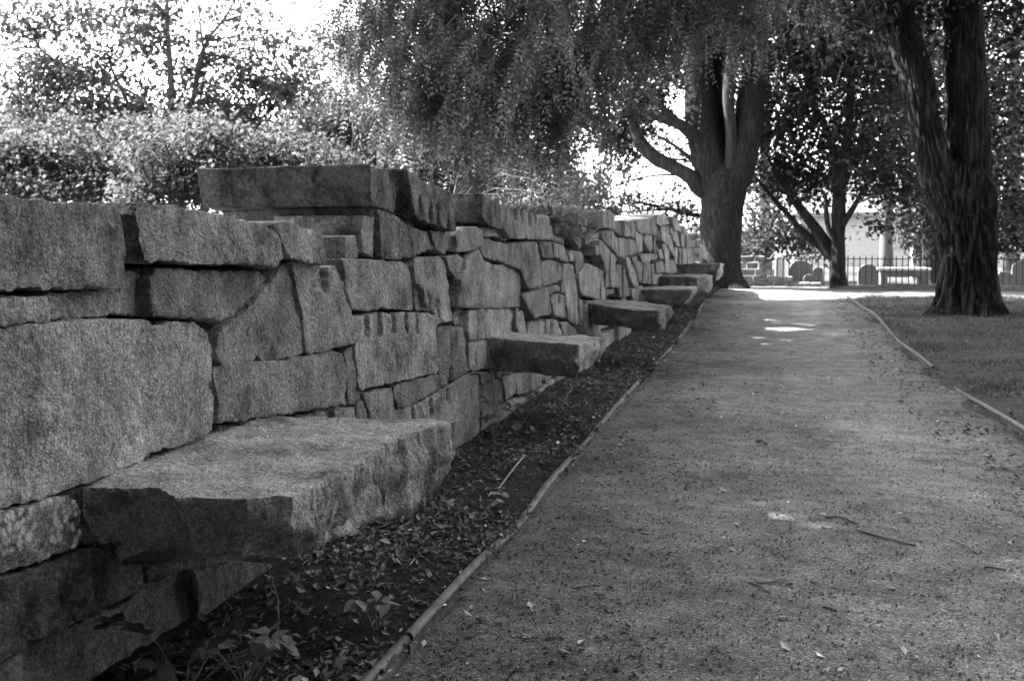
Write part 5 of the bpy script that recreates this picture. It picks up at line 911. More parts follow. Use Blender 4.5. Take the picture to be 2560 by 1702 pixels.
def lawn_z(x, y):
    q = Vector((x, y, 9))
    return ground_z(x, y) + 0.035 + 0.02 * min(1.0, max(0.0, (x - 1.4) / 1.5)) + 0.025 * noise.noise(q * 1.1) + 0.012 * noise.noise(q * 6)
lys = [-4, -3, -2, -1, 0] + graded(1.0, 20.3, 0.06, 1.01)
V = []
lus = [0, .006, .012, .02, .03, .042, .055, .07, .1, .13, .17, .21, .26, .31, .37, .43, .5, .58, .66, .74, .83, .91, 1]
for y in lys:
    k = min(1.0, max(0.0, (y - 4.4) / 0.9))
    a = path_right(y) + 0.012 - k * (0.10 + 0.16 * noise.noise(Vector((3.0, y * 1.9, 0))) + 0.06 * noise.noise(Vector((7.0, y * 6.0, 0))))
    for u in lus:
        x = a + (9.0 - a) * u
        e = min(1.0, (x - a) / (0.06 + 0.34 * k))
        z = lawn_z(x, y) * e + (1 - e) * (path_z(x, y) - 0.006 + 0.02 * e)
        if 15.6 < y < 19.0 and x < 4.6 - 0.6 * noise.noise(Vector((x * 1.5, y, 0))):
            z = ground_z(x, y) - 0.02
        V.append((x, y, z))
nx = len(lus)
F = [(j * nx + i, j * nx + i + 1, (j + 1) * nx + i + 1, (j + 1) * nx + i) for j in range(len(lys) - 1) for i in range(nx - 1)]
tag(mesh_obj("lawn", V, F, M_LAWN, recentre=False), kind="structure")

# ---------------- the memorial wall ----------------
random.seed(11)
wall = tag(empty("stone_wall", (WALL_X - 0.3, 1.2, 0)), "long dry laid granite block wall beside the gravel path", "wall")
core_V, core_F = [], []
prof = TOP_PROFILE
for k, (s, z) in enumerate(prof):
    zt = min(z, *(q[1] for q in prof[max(0, k - 1):k + 2])) - 0.05
    for x, h in ((WALL_X - 0.11, -0.3), (WALL_X - 0.11, zt), (WALL_X - 0.5, zt), (WALL_X - 0.5, -0.3)):
        core_V.append((x, s, h))
for k in range(len(prof) - 1):
    a, b = 4 * k, 4 * k + 4
    for i in range(3):
        core_F.append((a + i, a + i + 1, b + i + 1, b + i))
core_F += [(0, 1, 2, 3)]
e = 4 * (len(prof) - 1)
core_F += [(e + 3, e + 2, e + 1, e)]
mesh_obj("hearting", core_V, core_F, M_CORE, wall, smooth=False)
for k, (outl, proud, depth, gro, flags) in enumerate(STONES):
    s0 = min(p[0] for p in outl)
    dist = max(1.2, s0)
    res = min(0.05, max(0.011, 0.0052 * dist))
    if "F" in flags: res = 0.011
    elif gro: res = min(res, 0.016)
    pr = proud + random.uniform(-0.006, 0.006)
    if s0 > 7: pr += random.uniform(-0.015, 0.03)
    def place(u, v, w, pr=pr): return (WALL_X + pr + w, u, v)
    big_side = "S" in flags or depth > 0.5
    V, F = block(outl, place, depth, res, 0.0028 if dist < 5 else 0.006, 0.0075 if dist < 5 else 0.010, 0.009, 7 if big_side else 3,
                 lambda p, t, c: p + (c - p) * (0.04 * t), k + 1, gro, 0.014 if dist < 4.6 else 0.022, 0.022 if "D" in flags else 0.06, 0.008, rc=1.0, grow=random.uniform(0.001, 0.007), scallop=0.009)
    mt = M_STONE_LICHEN if "L" in flags else M_STONE_DARK if "D" in flags else (M_SLAB if "S" in flags else M_STONE)
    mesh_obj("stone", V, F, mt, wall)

# ---------------- cantilevered benches ----------------
benches = [
 # top outline (x, y), height, thickness function of y, taper, label
 ([(-1.46, 1.53), (-1.291, 1.557), (-1.246, 1.577), (-1.141, 1.581), (-1.081, 1.553), (-1.018, 1.558), (-0.933, 1.561), (-0.894, 1.591), (-0.859, 1.601), (-0.844, 1.66), (-0.839, 1.711), (-0.843, 1.838), (-0.841, 1.898), (-0.861, 2.023), (-0.859, 2.146), (-0.833, 2.219), (-0.782, 2.361), (-0.917, 2.365), (-1.03, 2.35), (-1.201, 2.34), (-1.46, 2.34)], 0.480,
  lambda x, y: float(np.interp(y, [1.5, 1.6, 1.8, 1.95, 2.15, 2.25, 2.33, 2.4], [.118, .125, .135, .155, .205, .185, .13, .10])), 0.05, "largest rough granite slab bench with weeds growing in the gap beneath it"),
 ([(-1.46, 4.50), (-1.27, 4.44), (-1.05, 4.38), (-0.82, 4.26), (-0.80, 4.6), (-0.795, 4.97), (-1.1, 4.95), (-1.46, 4.95)], 0.488,
  lambda x, y: 0.15 - 0.03 * (x + 1.27) , 0.10, "granite slab bench with dry vine stems hanging on the wall at its near end"),
 ([(-1.46, 7.35), (-1.28, 7.2), (-1.0, 6.92), (-0.70, 6.68), (-0.66, 7.0), (-0.665, 7.3), (-0.9, 7.6), (-1.46, 7.7)], 0.506,
  lambda x, y: 0.15 + 0.04 * (x + 1.0), 0.12, "dark granite slab bench with a rounded bulging front end"),
 ([(-1.46, 10.25), (-1.28, 10.26), (-0.86, 10.22), (-0.72, 10.15), (-0.70, 10.9), (-1.0, 11.0), (-1.46, 11.0)], 0.50,
  lambda x, y: 0.17, 0.30, "granite slab bench whose front edge slopes sharply inward to its underside"),
 ([(-1.46, 12.6), (-1.28, 12.5), (-0.80, 12.12), (-0.68, 12.2), (-0.64, 12.8), (-0.9, 13.1), (-1.46, 13.1)], 0.577,
  lambda x, y: 0.20, 0.05, "granite slab bench with small pale marks on its dark side"),
 ([(-1.46, 15.25), (-1.28, 15.22), (-0.77, 15.1), (-0.64, 15.0), (-0.60, 15.8), (-0.9, 16.0), (-1.46, 16.0)], 0.686,
  lambda x, y: 0.25, 0.16, "tall granite slab bench beside the forked tree trunk"),
]
for bi, (outl, zt, thick, taper, label) in enumerate(benches):
    dist = max(1.2, outl[0][1])
    res = max(0.011, min(0.04, 0.0055 * dist))
    def place(u, v, w, zt=zt, thick=thick):
        if w < 0:
            w = w * thick(u, v) / 0.14
        return (u, v, zt + w)
    def back(p, t, c, taper=taper):
        k = taper * (t ** 1.7)
        return Vector((p.x - (p.x - c.x) * k * (1 if p.x > c.x else 0.1), p.y - (p.y - c.y) * k))
    V, F = block(outl, place, 0.14, res, 0.003, 0.012, 0.008, 10, back, 40 + bi, (), lowamp=0.016, rc=0.8)
    # hewn faces: stronger scalloped relief on the sides and underside
    V2 = []
    for p in V:
        q = Vector(p)
        low = min(1.0, max(0.0, (zt - 0.015 - q.z) / 0.05))
        s = q * 1.0
        sq = Vector((s.x, s.y, s.z * 1.8))
        vo = noise.voronoi(sq * 6.5)[0][0] - 0.45
        vo2 = noise.voronoi((sq + Vector((4, 2, 1))) * 5.0)[0][0] - 0.45
        d = 0.045 * fbm(s, 9.0, 3) + 0.016 * fbm(s, 34.0, 2) + 0.045 * vo
        V2.append((q.x + low * d, q.y + low * 0.9 * (0.045 * fbm(s + Vector((5, 5, 5)), 9.0, 3) + 0.010 * fbm(s, 30.0, 2) + 0.05 * vo2), q.z + low * 0.02 * fbm(s + Vector((3, 1, 8)), 10.0, 2)))
    o = mesh_obj("granite_bench", V2, F, M_BENCH)
    tag(o, label, "bench", "granite benches set into the wall")
    if bi == 4:
        def mark(pts, r=0.006):
            V, F = [], []
            for a, b in zip(pts[:-1], pts[1:]):
                a, b = Vector(a), Vector(b)
                d = (b - a).normalized(); u = d.cross(Vector((0, 1, 0))).normalized() * r; w = Vector((0, -0.004, 0))
                n = len(V)
                V.extend([a + u + w, a - u + w, b - u + w, b + u + w, a + u - w, a - u - w, b - u - w, b + u - w])
                F.extend([(n, n + 1, n + 2, n + 3), (n + 4, n + 7, n + 6, n + 5), (n, n + 3, n + 7, n + 4), (n + 1, n + 5, n + 6, n + 2), (n, n + 4, n + 5, n + 1), (n + 3, n + 2, n + 6, n + 7)])
            return V, F
        fy = lambda x: 12.12 + (x + 0.80) * (12.5 - 12.12) / (-1.28 + 0.80) - 0.012
        P = lambda x, z: (x, fy(x), z)
        shapes = [[P(-1.13, .50), P(-1.13, .455)], [P(-1.095, .458), P(-1.085, .458)],
                  [P(-.99 + .022 * math.cos(a), .465 + .02 * math.sin(a)) for a in [i * math.pi / 5 for i in range(11)]], [P(-.985, .495), P(-.965, .50)],
                  [P(-.88, .50), P(-.86, .48)], [P(-.86, .50), P(-.88, .48)]]
        for sh in shapes:
            V, F = mark(sh)
            mesh_obj("pale_mark", V, F, M_LITTER_P, o, smooth=False)

# ---------------- steel path edging ----------------
def edging(xf, y0, y1, face, rise, label):
    ys = frange(y0, y1, 0.06 if y1 < 8 else 0.15)
    prof_ = [(0.0135 * math.cos(a), 0.0135 * math.sin(a)) for a in [R(-60 + 30 * i) for i in range(11)]]
    # round bead on top, a thin plate below on the path side
    ring = [(face * x, z) for x, z in prof_] + [(-face * 0.003, -0.06), (-face * 0.003, -0.16), (face * 0.006, -0.16), (face * 0.006, -0.02)]
    V, F = [], []
    n = len(ring)
    for y in ys:
        cx, cz = xf(y), ground_z(0, y) + rise(y) + 0.004 * noise.noise(Vector((xf(0), y * 1.2, 0)))
        for a, b in ring:
            V.append((cx + a, y, cz + b))
    for j in range(len(ys) - 1):
        for i in range(n):
            k = (i + 1) % n
            F.append((j * n + i, j * n + k, (j + 1) * n + k, (j + 1) * n + i))
    F.append(tuple(range(n))); F.append(tuple(reversed(range((len(ys) - 1) * n, len(ys) * n))))
    tag(mesh_obj("steel_edging", V, F, M_STEEL), label, "edging", "steel strips edging the path")

edging(path_left, -3.0, 2.02, 1, lambda y: 0.040, "short steel edging strip ending at the open joint")
edging(path_left, 2.035, 6.4, 1, lambda y: 0.040 - 0.032 * math.exp(-((y - 3.05) / 0.35) ** 2) - 0.012 * math.exp(-((y - 4.2) / 0.4) ** 2), "long steel edging strip past the largest bench, partly sunk in litter")
edging(path_left, 7.35, 8.7, 1, lambda y: 0.030, "steel edging strip beside the bench with the rounded front")
edging(path_left, 9.4, 11.2, 1, lambda y: 0.028, "steel edging strip beside the bench with the inward sloping front")
edging(path_left, 12.2, 14.4, 1, lambda y: 0.030, "steel edging strip running towards the forked tree")
edging(path_right, -3.0, 7.05, -1, lambda y: 0.040 - 0.03 * max(0, y - 5.4), "worn steel edging strip along the lawn with its plate exposed")
edging(path_right, 7.75, 15.9, -1, lambda y: 0.022 + 0.02 * math.sin(y * 1.7), "long wavy steel edging strip between lawn and path")

# ---------------- trees ----------------
def catmull(pts, step):
    P = [np.array(p, float) for p in pts]
    P = [2 * P[0] - P[1]] + P + [2 * P[-1] - P[-2]]
    out = []
    for i in range(1, len(P) - 2):
        p0, p1, p2, p3 = P[i - 1:i + 3]
        k = max(2, int(np.linalg.norm(p2[:3] - p1[:3]) / step))
        for j in range(k):
            t = j / k
            out.append(0.5 * ((2 * p1) + (-p0 + p2) * t + (2 * p0 - 5 * p1 + 4 * p2 - p3) * t * t + (-p0 + 3 * p1 - 3 * p2 + p3) * t ** 3))
    out.append(P[-2])
    return out

def tube(pts, seg, step, furrow=0.0, lump=0.06, flare=False, seed=0, cap=True, ffreq=9.0):
    C = catmull(pts, step)
    V, F = [], []
    up0 = Vector((0.3, 1, 0.1)).normalized()
    for i, c in enumerate(C):
        a = Vector(C[max(0, i - 1)][:3]); b = Vector(C[min(len(C) - 1, i + 1)][:3])
        t = (b - a).normalized()
        u = up0 - t * up0.dot(t); u.normalize()
        w = t.cross(u)
        r = max(0.0006, c[3])
        for k in range(seg):
            ang = 2 * math.pi * k / seg
            d = u * math.cos(ang) + w * math.sin(ang)
            p = Vector(c[:3])
            q = p + d * r
            rr = r * (1 + lump * 2 * noise.noise(q * 2.2 + Vector((seed, 0, 0))))
            if furrow:
                wv = 0.5 * noise.noise(q * 1.8) + 0.25 * noise.noise(q * 4.5)
                e = Vector((d.x * 0.33 * ffreq + wv, d.y * 0.33 * ffreq - wv, q.z * ffreq * 0.055 + seed))
                m = abs(noise.noise(e * 1.6)) * 1.6 + 0.5 * abs(noise.noise(e * 3.7))
                rr += furrow * (min(1.0, m * 1.5) - 0.55)
            if flare:
                h = q.z - C[0][2]
                if h < 0.7:
                    rr *= 1 + 0.24 * (1 - h / 0.7) ** 2 * math.sin(5 * ang + seed) + 0.12 * (1 - h / 0.7) * math.sin(3 * ang + 1)
            q = p + d * rr
            V.append((q.x, q.y, q.z))
    for i in range(len(C) - 1):
        for k in range(seg):
            j = (k + 1) % seg
            F.append((i * seg + k, i * seg + j, (i + 1) * seg + j, (i + 1) * seg + k))
    if cap:
        F.append(tuple(reversed(range(seg)))); F.append(tuple(range((len(C) - 1) * seg, len(C) * seg)))
    return V, F

rng = np.random.default_rng(7)
def unit(a):
    return a / np.maximum(1e-9, np.linalg.norm(a, axis=1, keepdims=True))

def leaf_faces(c, ax, nr, L, W, bend=0.15):
    """4-cornered leaves: centres c, long axis ax, normal nr"""
    sd = unit(np.cross(nr, ax))
    L = L[:, None]; W = W[:, None]
    base = c - ax * L * 0.5
    tip = c + ax * L * 0.5 - nr * L * bend
    m = c - ax * L * 0.06
    v = np.stack([base, m + sd * W * 0.5, tip, m - sd * W * 0.5], 1)
    return v.reshape(-1, 3)

def blob_points(blobs, density):
    """cluster centres spread through lumpy ellipsoids, denser towards the shell"""
    out = []
    for (x, y, z, rx, ry, rz, k) in blobs:
        n = max(1, int(k * density))
        d = unit(rng.normal(size=(n, 3)))
        r = rng.random(n) ** 0.45
        w = np.array([1 + 0.35 * noise.noise(Vector(q) * 1.7 + Vector((x, y, z))) for q in d])
        out.append(np.array([x, y, z]) + d * (r * w)[:, None] * np.array([rx, ry, rz]))
    return np.concatenate(out)

def broad_crown(name, parent, blobs, mat, leaf, per, spread, density=1.0, droop=0.4):
    cc = blob_points(blobs, density)
    n = len(cc) * per
    c = np.repeat(cc, per, 0)
    sp = np.repeat(spread * rng.uniform(0.5, 1.5, len(cc)), per)[:, None]
    off = rng.normal(size=(n, 3)) * sp * np.array([1, 1, 0.55])
    c = c + off
    ax = unit(rng.normal(size=(n, 3)) + np.array([0, 0, -droop]) + 0.6 * unit(off))
    nr = unit(rng.normal(size=(n, 3)) * 0.7 + np.array([0, 0, 0.8]))
    nr = unit(nr - ax * np.sum(nr * ax, 1, keepdims=True))
    L = leaf * rng.uniform(0.6, 1.35, n)
    W = L * rng.uniform(0.5, 0.75, n)
    return quads_obj(name, leaf_faces(c, ax, nr, L, W), 4, mat, parent), cc

def pinnate_crown(name, parent, blobs, mat, frond, per, spread, pairs=7, density=1.0, hang=0.9):
    cc = blob_points(blobs, density)
    n = len(cc) * per
    c = np.repeat(cc, per, 0) + rng.normal(size=(n, 3)) * spread * np.array([1, 1, 0.9])
    dirs = unit(rng.normal(size=(n, 3)) * np.array([1, 1, 0.5]) + np.array([0, 0, -hang]))
    nr = unit(rng.normal(size=(n, 3)) + np.array([0, 0, 0.9]))
    nr = unit(nr - dirs * np.sum(nr * dirs, 1, keepdims=True))
    sd = np.cross(nr, dirs)
    Lf = frond * rng.uniform(0.65, 1.25, n)
    out = []
    for k in range(pairs):
        t = (k + 0.6) / pairs
        pos = c + dirs * (Lf * t)[:, None] + np.array([0, 0, -1.0]) * (Lf * 0.35 * t * t)[:, None]
        for s in (-1, 1):
            ax = unit(sd * s + dirs * 0.45 + rng.normal(size=(n, 3)) * 0.18 + np.array([0, 0, -0.15]))
            l = Lf * 0.23 * (1 - 0.35 * abs(t - 0.45)) * rng.uniform(0.8, 1.15, n)
            nn = unit(nr + rng.normal(size=(n, 3)) * 0.3)
            nn = unit(nn - ax * np.sum(nn * ax, 1, keepdims=True))
            out.append(leaf_faces(pos + ax * (l * 0.55)[:, None], ax, nn, l, l * 0.42, 0.1))
    return quads_obj(name, np.concatenate(out), 4, mat, parent), cc

def strand_crown(name, parent, blobs, mat, frond, per, spread, pairs=6, density=1.0, length=0.7):
    """hanging sprays: each cluster is a drooping shoot carrying leaflets in rows"""
    cc = blob_points(blobs, density)
    m = len(cc)
    out_dir = unit(rng.normal(size=(m, 3)) * np.array([1, 1, 0.25]) + np.array([-0.5, -0.3, 0.0]))
    Ls = length * rng.uniform(0.5, 1.4, m)
    C_, D_ = [], []
    V, F = [], []
    def at(i, t):
        return cc[i] + out_dir[i] * Ls[i] * 0.55 * t + np.array([0, 0, -1.0]) * Ls[i] * (0.15 * t + 0.75 * t * t)
    for i in range(m):
        v, f = tube([(*at(i, 0), .005), (*at(i, .5), .0035), (*at(i, 1), .0015)], 4, 9, lump=0, cap=False)
        k = len(V); V.extend(v); F.extend([tuple(q + k for q in g) for g in f])
        for j in range(per):
            t = (j + rng.random()) / per
            C_.append(at(i, t)); D_.append(unit((at(i, min(1.2, t + .1)) - at(i, t) + rng.normal(size=3) * 0.03 * Ls[i])[None])[0])
    c, tan = np.array(C_), np.array(D_)
    n = len(c)
    dirs = unit(tan * 0.7 + rng.normal(size=(n, 3)) * 0.55 + np.array([0, 0, -0.5]))
    nr = unit(rng.normal(size=(n, 3)) * 0.6 + np.array([0.5, -0.5, 0.6]))
    nr = unit(nr - dirs * np.sum(nr * dirs, 1, keepdims=True))
    sd = np.cross(nr, dirs)
    Lf = frond * rng.uniform(0.65, 1.25, n)
    out = []
    for k in range(pairs):
        t = (k + 0.6) / pairs
        pos = c + dirs * (Lf * t)[:, None] + np.array([0, 0, -1.0]) * (Lf * 0.25 * t * t)[:, None]
        for s in (-1, 1):
            ax = unit(sd * s + dirs * 0.5 + rng.normal(size=(n, 3)) * 0.12 + np.array([0, 0, -0.25]))
            l = Lf * 0.24 * (1 - 0.35 * abs(t - 0.45)) * rng.uniform(0.85, 1.1, n)
            nn = unit(nr + rng.normal(size=(n, 3)) * 0.18)
            nn = unit(nn - ax * np.sum(nn * ax, 1, keepdims=True))
            out.append(leaf_faces(pos + ax * (l * 0.55)[:, None], ax, nn, l, l * 0.42, 0.1))
    tag(mesh_obj("shoots", V, F, M_BARK_F, parent), kind="stuff")
    return quads_obj(name, np.concatenate(out), 4, mat, parent), cc

def twigs(parent, hubs, ends, mat, r0, r1, count, reach=2.6):
    """thin branches from limb points to leaf clumps, one mesh"""
    V, F = [], []
    hubs = np.asarray(hubs)
    pick = rng.permutation(len(ends))[:count]
    for i in pick:
        e = ends[i]
        d = np.linalg.norm(hubs[:, :3] - e, axis=1) + np.maximum(0, hubs[:, 2] - e[2]) * 0.6
        h = hubs[int(np.argmin(d))]
        if np.linalg.norm(h[:3] - e) > reach: continue
        a = h[:3]
        m = (a + e) / 2 + rng.normal(size=3) * 0.08 * np.linalg.norm(e - a) + np.array([0, 0, 0.10 * np.linalg.norm(e - a)])
        v, f = tube([(*a, min(r0, h[3] * 0.7)), (*m, (r0 + r1) / 2), (*e, r1)], 5, max(0.25, np.linalg.norm(e - a) / 6), cap=False)
        n = len(V)
        V.extend(v); F.extend([tuple(q + n for q in g) for g in f])
    if V:
        tag(mesh_obj("twigs", V, F, mat, parent), kind="stuff")

def tree(name, data, label, group, bark, bark2, crown, seg=20, step=0.12, furrow=0.0, lump=0.06, ntw=80, tw=(0.02, 0.006), ffreq=9.0):
    b = data["trunk"][0]
    root = tag(empty(name, (b[0], b[1], ground_z(b[0], b[1]))), label, "tree", group)
    tr = list(data["trunk"])
    gz = ground_z(b[0], b[1]) - 0.12
    if tr[0][2] > gz + 0.2:
        tr = [(tr[0][0], tr[0][1], gz, tr[0][3] * 1.25), (tr[0][0], tr[0][1], (gz + tr[0][2]) / 2, tr[0][3] * 1.05)] + tr
    else:
        tr[0] = (tr[0][0], tr[0][1], gz, tr[0][3])
    V, F = tube(tr, seg, step, furrow, lump, True, b[0], ffreq=ffreq)
    mesh_obj("trunk", V, F, bark, root)
    hubs = [tuple(q) for q in catmull(tr, 0.5)][3:]
    for i, l in enumerate(data["limbs"]):
        sg = seg if l[0][3] > 0.12 else max(8, seg // 2)
        V, F = tube(l, sg, step, furrow if l[0][3] > 0.2 else furrow * 0.4, lump, False, i + b[0], ffreq=ffreq)
        mesh_obj("limb", V, F, bark2 if l[0][3] < 0.15 else bark, root)
        hubs += [tuple(q) for q in catmull(l, 0.4)][2:]
    ends = []
    for c in crown:
        f = {"broad": broad_crown, "pinnate": pinnate_crown, "strand": strand_crown}[c[0]]
        o, cc = f("crown", root, *c[1:])
        ends.append(cc)
    if ends and ntw:
        twigs(root, hubs, np.concatenate(ends), M_BARK_F, tw[0], tw[1], ntw)
    return root

def shift(blobs, dx=0, dy=0, dz=0, k=1):
    return [(x + dx, y + dy, z + dz, a, b, c, n * k) for x, y, z, a, b, c, n in blobs]

G_BY_PATH = "large trees beside the path"
G_BEYOND = "trees beyond the wall"
tree("forked_tree", BIG_TREE, "massive forked tree with several upright stems at the end of the granite wall", G_BY_PATH, M_BARK_B, M_BARK_P,
     [("broad", CROWN_BIG, M_LEAF_DK, 0.13, 16, 0.28)], seg=40, step=0.09, furrow=0.018, lump=0.05, ntw=120, ffreq=16)
tree("locust_tree", LOCUST, "deeply furrowed two stemmed tree standing on the lawn", G_BY_PATH, M_BARK_L, M_BARK_L,
     [("strand", CROWN_LOCUST_NEAR, M_LEAF_LOC, 0.20, 15, 0.15), ("broad", CROWN_LOCUST_HIGH, M_LEAF_DK, 0.10, 18, 0.35), ("broad", CROWN_LOCUST_TOP, M_LEAF_DK, 0.22, 16, 0.35)], seg=110, step=0.04, furrow=0.09, lump=0.05, ntw=90, tw=(0.014, 0.004), ffreq=21)
tree("many_stemmed_tree", MID_TREE, "many stemmed tree with slanting limbs in front of the iron fence", G_BY_PATH, M_BARK_B, M_BARK_B,
     [("broad", CROWN_MID, M_LEAF_SH, 0.12, 16, 0.26)], seg=24, furrow=0.012, ntw=110, ffreq=14)
tree("shadowed_tree", DARK_TREE, "dark straight trunked tree behind the iron fence", G_BY_PATH, M_BARK_B, M_BARK_B,
     [("broad", CROWN_DARK, M_LEAF_DK, 0.13, 16, 0.28)], seg=20, furrow=0.01, ntw=60, ffreq=14)
tree("open_crowned_tree", LEFT_TREE, "pale open crowned tree with thin branches against the bright sky", G_BEYOND, M_BARK_F, M_BARK_F,
     [("broad", CROWN_LEFT, M_LEAF_SOFT, 0.16, 13, 0.26)], seg=14, step=0.3, ntw=240, tw=(0.035, 0.01))
tree("sparse_tree", THIN_TREE, "sparse tree with bare low boughs arching over the far wall top", G_BEYOND, M_BARK_P, M_BARK_P,
     [("broad", CROWN_THIN, M_LEAF_MD, 0.13, 12, 0.22)], seg=12, step=0.25, ntw=90, tw=(0.03, 0.008))
tree("feathery_shrub", SHRUB_A, "feathery shrub with one pale stem rising behind the wall", G_BEYOND, M_BARK_F, M_BARK_F,
     [("pinnate", CROWN_SHRUB_A, M_LEAF_DK, 0.16, 8, 0.16)], seg=10, step=0.15, ntw=60, tw=(0.012, 0.004))
tree("feathery_shrub", SHRUB_B, "feathery shrub with a leaning stem behind the capstones", G_BEYOND, M_BARK_F, M_BARK_F,
     [("pinnate", CROWN_SHRUB_B, M_LEAF_MD, 0.16, 8, 0.16)], seg=10, step=0.15, ntw=60, tw=(0.012, 0.004))

def simple_tree(name, x, y, r, h, crown, label, group, bark=M_BARK_F, ntw=60, lean=0.0):
    d = dict(trunk=[(x, y, 0, r * 1.5), (x, y, 0.4, r * 1.1), (x + lean * .3, y, h * 0.4, r * 0.9), (x + lean * .7, y, h * 0.75, r * 0.55), (x + lean, y, h, r * 0.15)],
             limbs=[[(x + lean * .35, y, h * (0.3 + 0.1 * k), r * 0.4), (x + lean * .4 + 0.18 * h * math.cos(2.4 * k + x), y + 0.18 * h * math.sin(2.4 * k + x), h * (0.46 + 0.1 * k), r * 0.28),
                     (x + lean * .4 + 0.34 * h * math.cos(2.4 * k + x), y + 0.34 * h * math.sin(2.4 * k + x), h * (0.6 + 0.1 * k), r * 0.1)] for k in range(4)])
    return tree(name, d, label, group, bark, bark, crown, seg=12, step=0.4, ntw=ntw, tw=(0.03, 0.008))

for nm, x, y, r, h, blobs, leaf, per, spread, mt, lab, grp in SIMPLE:
    simple_tree(nm, x, y, r, h, [("broad", blobs, {"D": M_LEAF_DK, "M": M_LEAF_MD, "P": M_LEAF_PALE}[mt], leaf, per, spread)], lab, {"B": G_BEYOND, "R": "trees behind the graves"}[grp])

# ---------------- unseen trees outside the frame, added only to block light ----------------
for nm, x, y, r, h, blobs, lab, lf in SHADE:
    simple_tree(nm, x, y, r, h, [("broad", blobs, M_LEAF_DK, lf, 16, 0.36)], lab, G_BEYOND, ntw=40)

fo, _c = broad_crown("distant_treeline", None, FAR_TREELINE, M_LEAF_MD, 0.34, 14, 0.5)
tag(fo, "distant mass of trees closing the view behind everything", "trees", kind="stuff")

# ---------------- low cross wall, fence, graves, house ----------------
random.seed(5)
cw = tag(empty("low_stone_wall", (0.0, 20.35, 0.1)), "low stepped stone wall running across the far end of the path", "wall")
Y_C = 20.2
rows = [(0.10, 0.24, -1.75, 1.18), (0.25, 0.36, -1.75, 0.62), (0.37, 0.50, -1.75, 0.26), (0.51, 0.64, -1.75, 0.20), (0.65, 0.78, -1.75, 0.06), (0.79, 0.95, -1.75, -1.0), (0.96, 1.12, -1.75, -1.05), (1.13, 1.28, -1.75, -1.1)]
for z0, z1, xa, xb in rows:
    x = xa
    while x < xb - 0.05:
        w = min(random.uniform(0.22, 0.5), xb - x)
        if xb - x - w < 0.12: w = xb - x
        pts = [(x + .006, z0), (x + w - .006, z0), (x + w - .006, z1 - .008), (x + .006, z1 - .008)]
        pts = [(a + random.uniform(-.006, .006), b + random.uniform(-.006, .006)) for a, b in pts]
        pr = random.uniform(-0.02, 0.02)
        V, F = block(pts, lambda u, v, q, pr=pr: (u, Y_C - pr - q, v), 0.32, 0.06, 0.015, 0.006, 0.008, 2, lambda p, t, c: p, 300 + int(x * 50))
        F = [tuple(reversed(f)) for f in F]
        mesh_obj("stone", V, F, M_STONE, cw)
        x += w

fence = tag(empty("iron_fence", (2.6, 20.75, 0.12)), "low black iron picket fence in front of the graves", "fence")
def bar(a, b, r, n=6):
    return tube([(*a, r), (*[(p + q) / 2 for p, q in zip(a, b)], r), (*b, r)], n, 99, lump=0)
pk = None
x = 0.2
i = 0
fz = lambda x: 0.12 + 0.02 * noise.noise(Vector((x, 0, 0)))
while x < 7.0:
    if pk is None:
        V, F = tube([(x, 20.75, 0.0, .0125), (x, 20.75, 0.40, .0125), (x, 20.75, 0.735, .0125), (x, 20.75, 0.75, .0125), (x, 20.75, 0.80, .002)], 6, 99, lump=0)
        pk = mesh_obj("picket", V, F, M_IRON, fence)
        x0, pl = x, pk.location.copy()
    else:
        o = pk.copy()
        COL.objects.link(o)
        o.parent = fence
        o.location = pl + Vector((x - x0, 0, random.uniform(-.006, .006)))
        o.rotation_euler = (0, random.uniform(-.012, .012), 0)
    x += 0.118
    i += 1
for z in (0.715, 0.16):
    V, F = bar((0.1, 20.75, z), (7.0, 20.75, z), 0.011)
    mesh_obj("rail", V, F, M_IRON, fence)

def slab(name, outline, y, th, mat, label, group=None, lean=0.0, cat="headstone"):
    """upright slab: outline in (x,z), thickness th"""
    z0 = min(p[1] for p in outline)
    n = len(outline)
    V, F = [], []
    ch = 0.012
    cx = sum(p[0] for p in outline) / n
    for d, k in ((0, 0.0), (ch, 1.0), (th - ch, 1.0), (th, 0.0)):
        for a, b in outline:
            s = 1 if k else 0.97
            q = 1 if k else 0.985
            V.append((cx + (a - cx) * s, y + d + lean * (b - z0), z0 + (b - z0) * q))
    for j in range(3):
        for i in range(n):
            k = (i + 1) % n
            F.append((j * n + i, j * n + k, (j + 1) * n + k, (j + 1) * n + i))
    F.append(tuple(reversed(range(n)))); F.append(tuple(range(3 * n, 4 * n)))
    o = mesh_obj(name, V, F, mat, smooth=False)
    return tag(o, label, cat, group)
def round_top(x0, x1, zb, zs, zt, shoulder=0.0):
    c, r = (x0 + x1) / 2, (x1 - x0) / 2 * (1 - shoulder)
    pts = [(x0, zb), (x1, zb), (x1, zs)]
    if shoulder: pts.append((c + r, zs + 0.01))
    pts += [(c + r * math.cos(a), zs + 0.01 + (zt - zs) * math.sin(a)) for a in [math.pi * i / 12 for i in range(1, 12)]]
    if shoulder: pts.append((c - r, zs + 0.01))
    pts.append((x0, zs))
    return pts
GG = "headstones behind the iron fence"
slab("headstone", round_top(0.29, 0.50, 0.05, 0.66, 0.76), 22.0, 0.11, M_MARBLE, "tall narrow pale headstone with a sunlit edge", GG)
slab("headstone", round_top(0.59, 1.09, 0.05, 0.42, 0.66), 22.1, 0.10, M_SLATE, "broad round topped slate headstone behind the low stone wall", GG, 0.05)
slab("headstone", round_top(1.10, 1.32, 0.05, 0.42, 0.51), 22.0, 0.08, M_SLATE, "narrow slate headstone beside the broad round one", GG)
slab("headstone", round_top(0.88, 1.14, 0.05, 0.25, 0.35), 21.6, 0.08, M_SLATE, "smallest slate headstone half hidden by the low wall", GG)
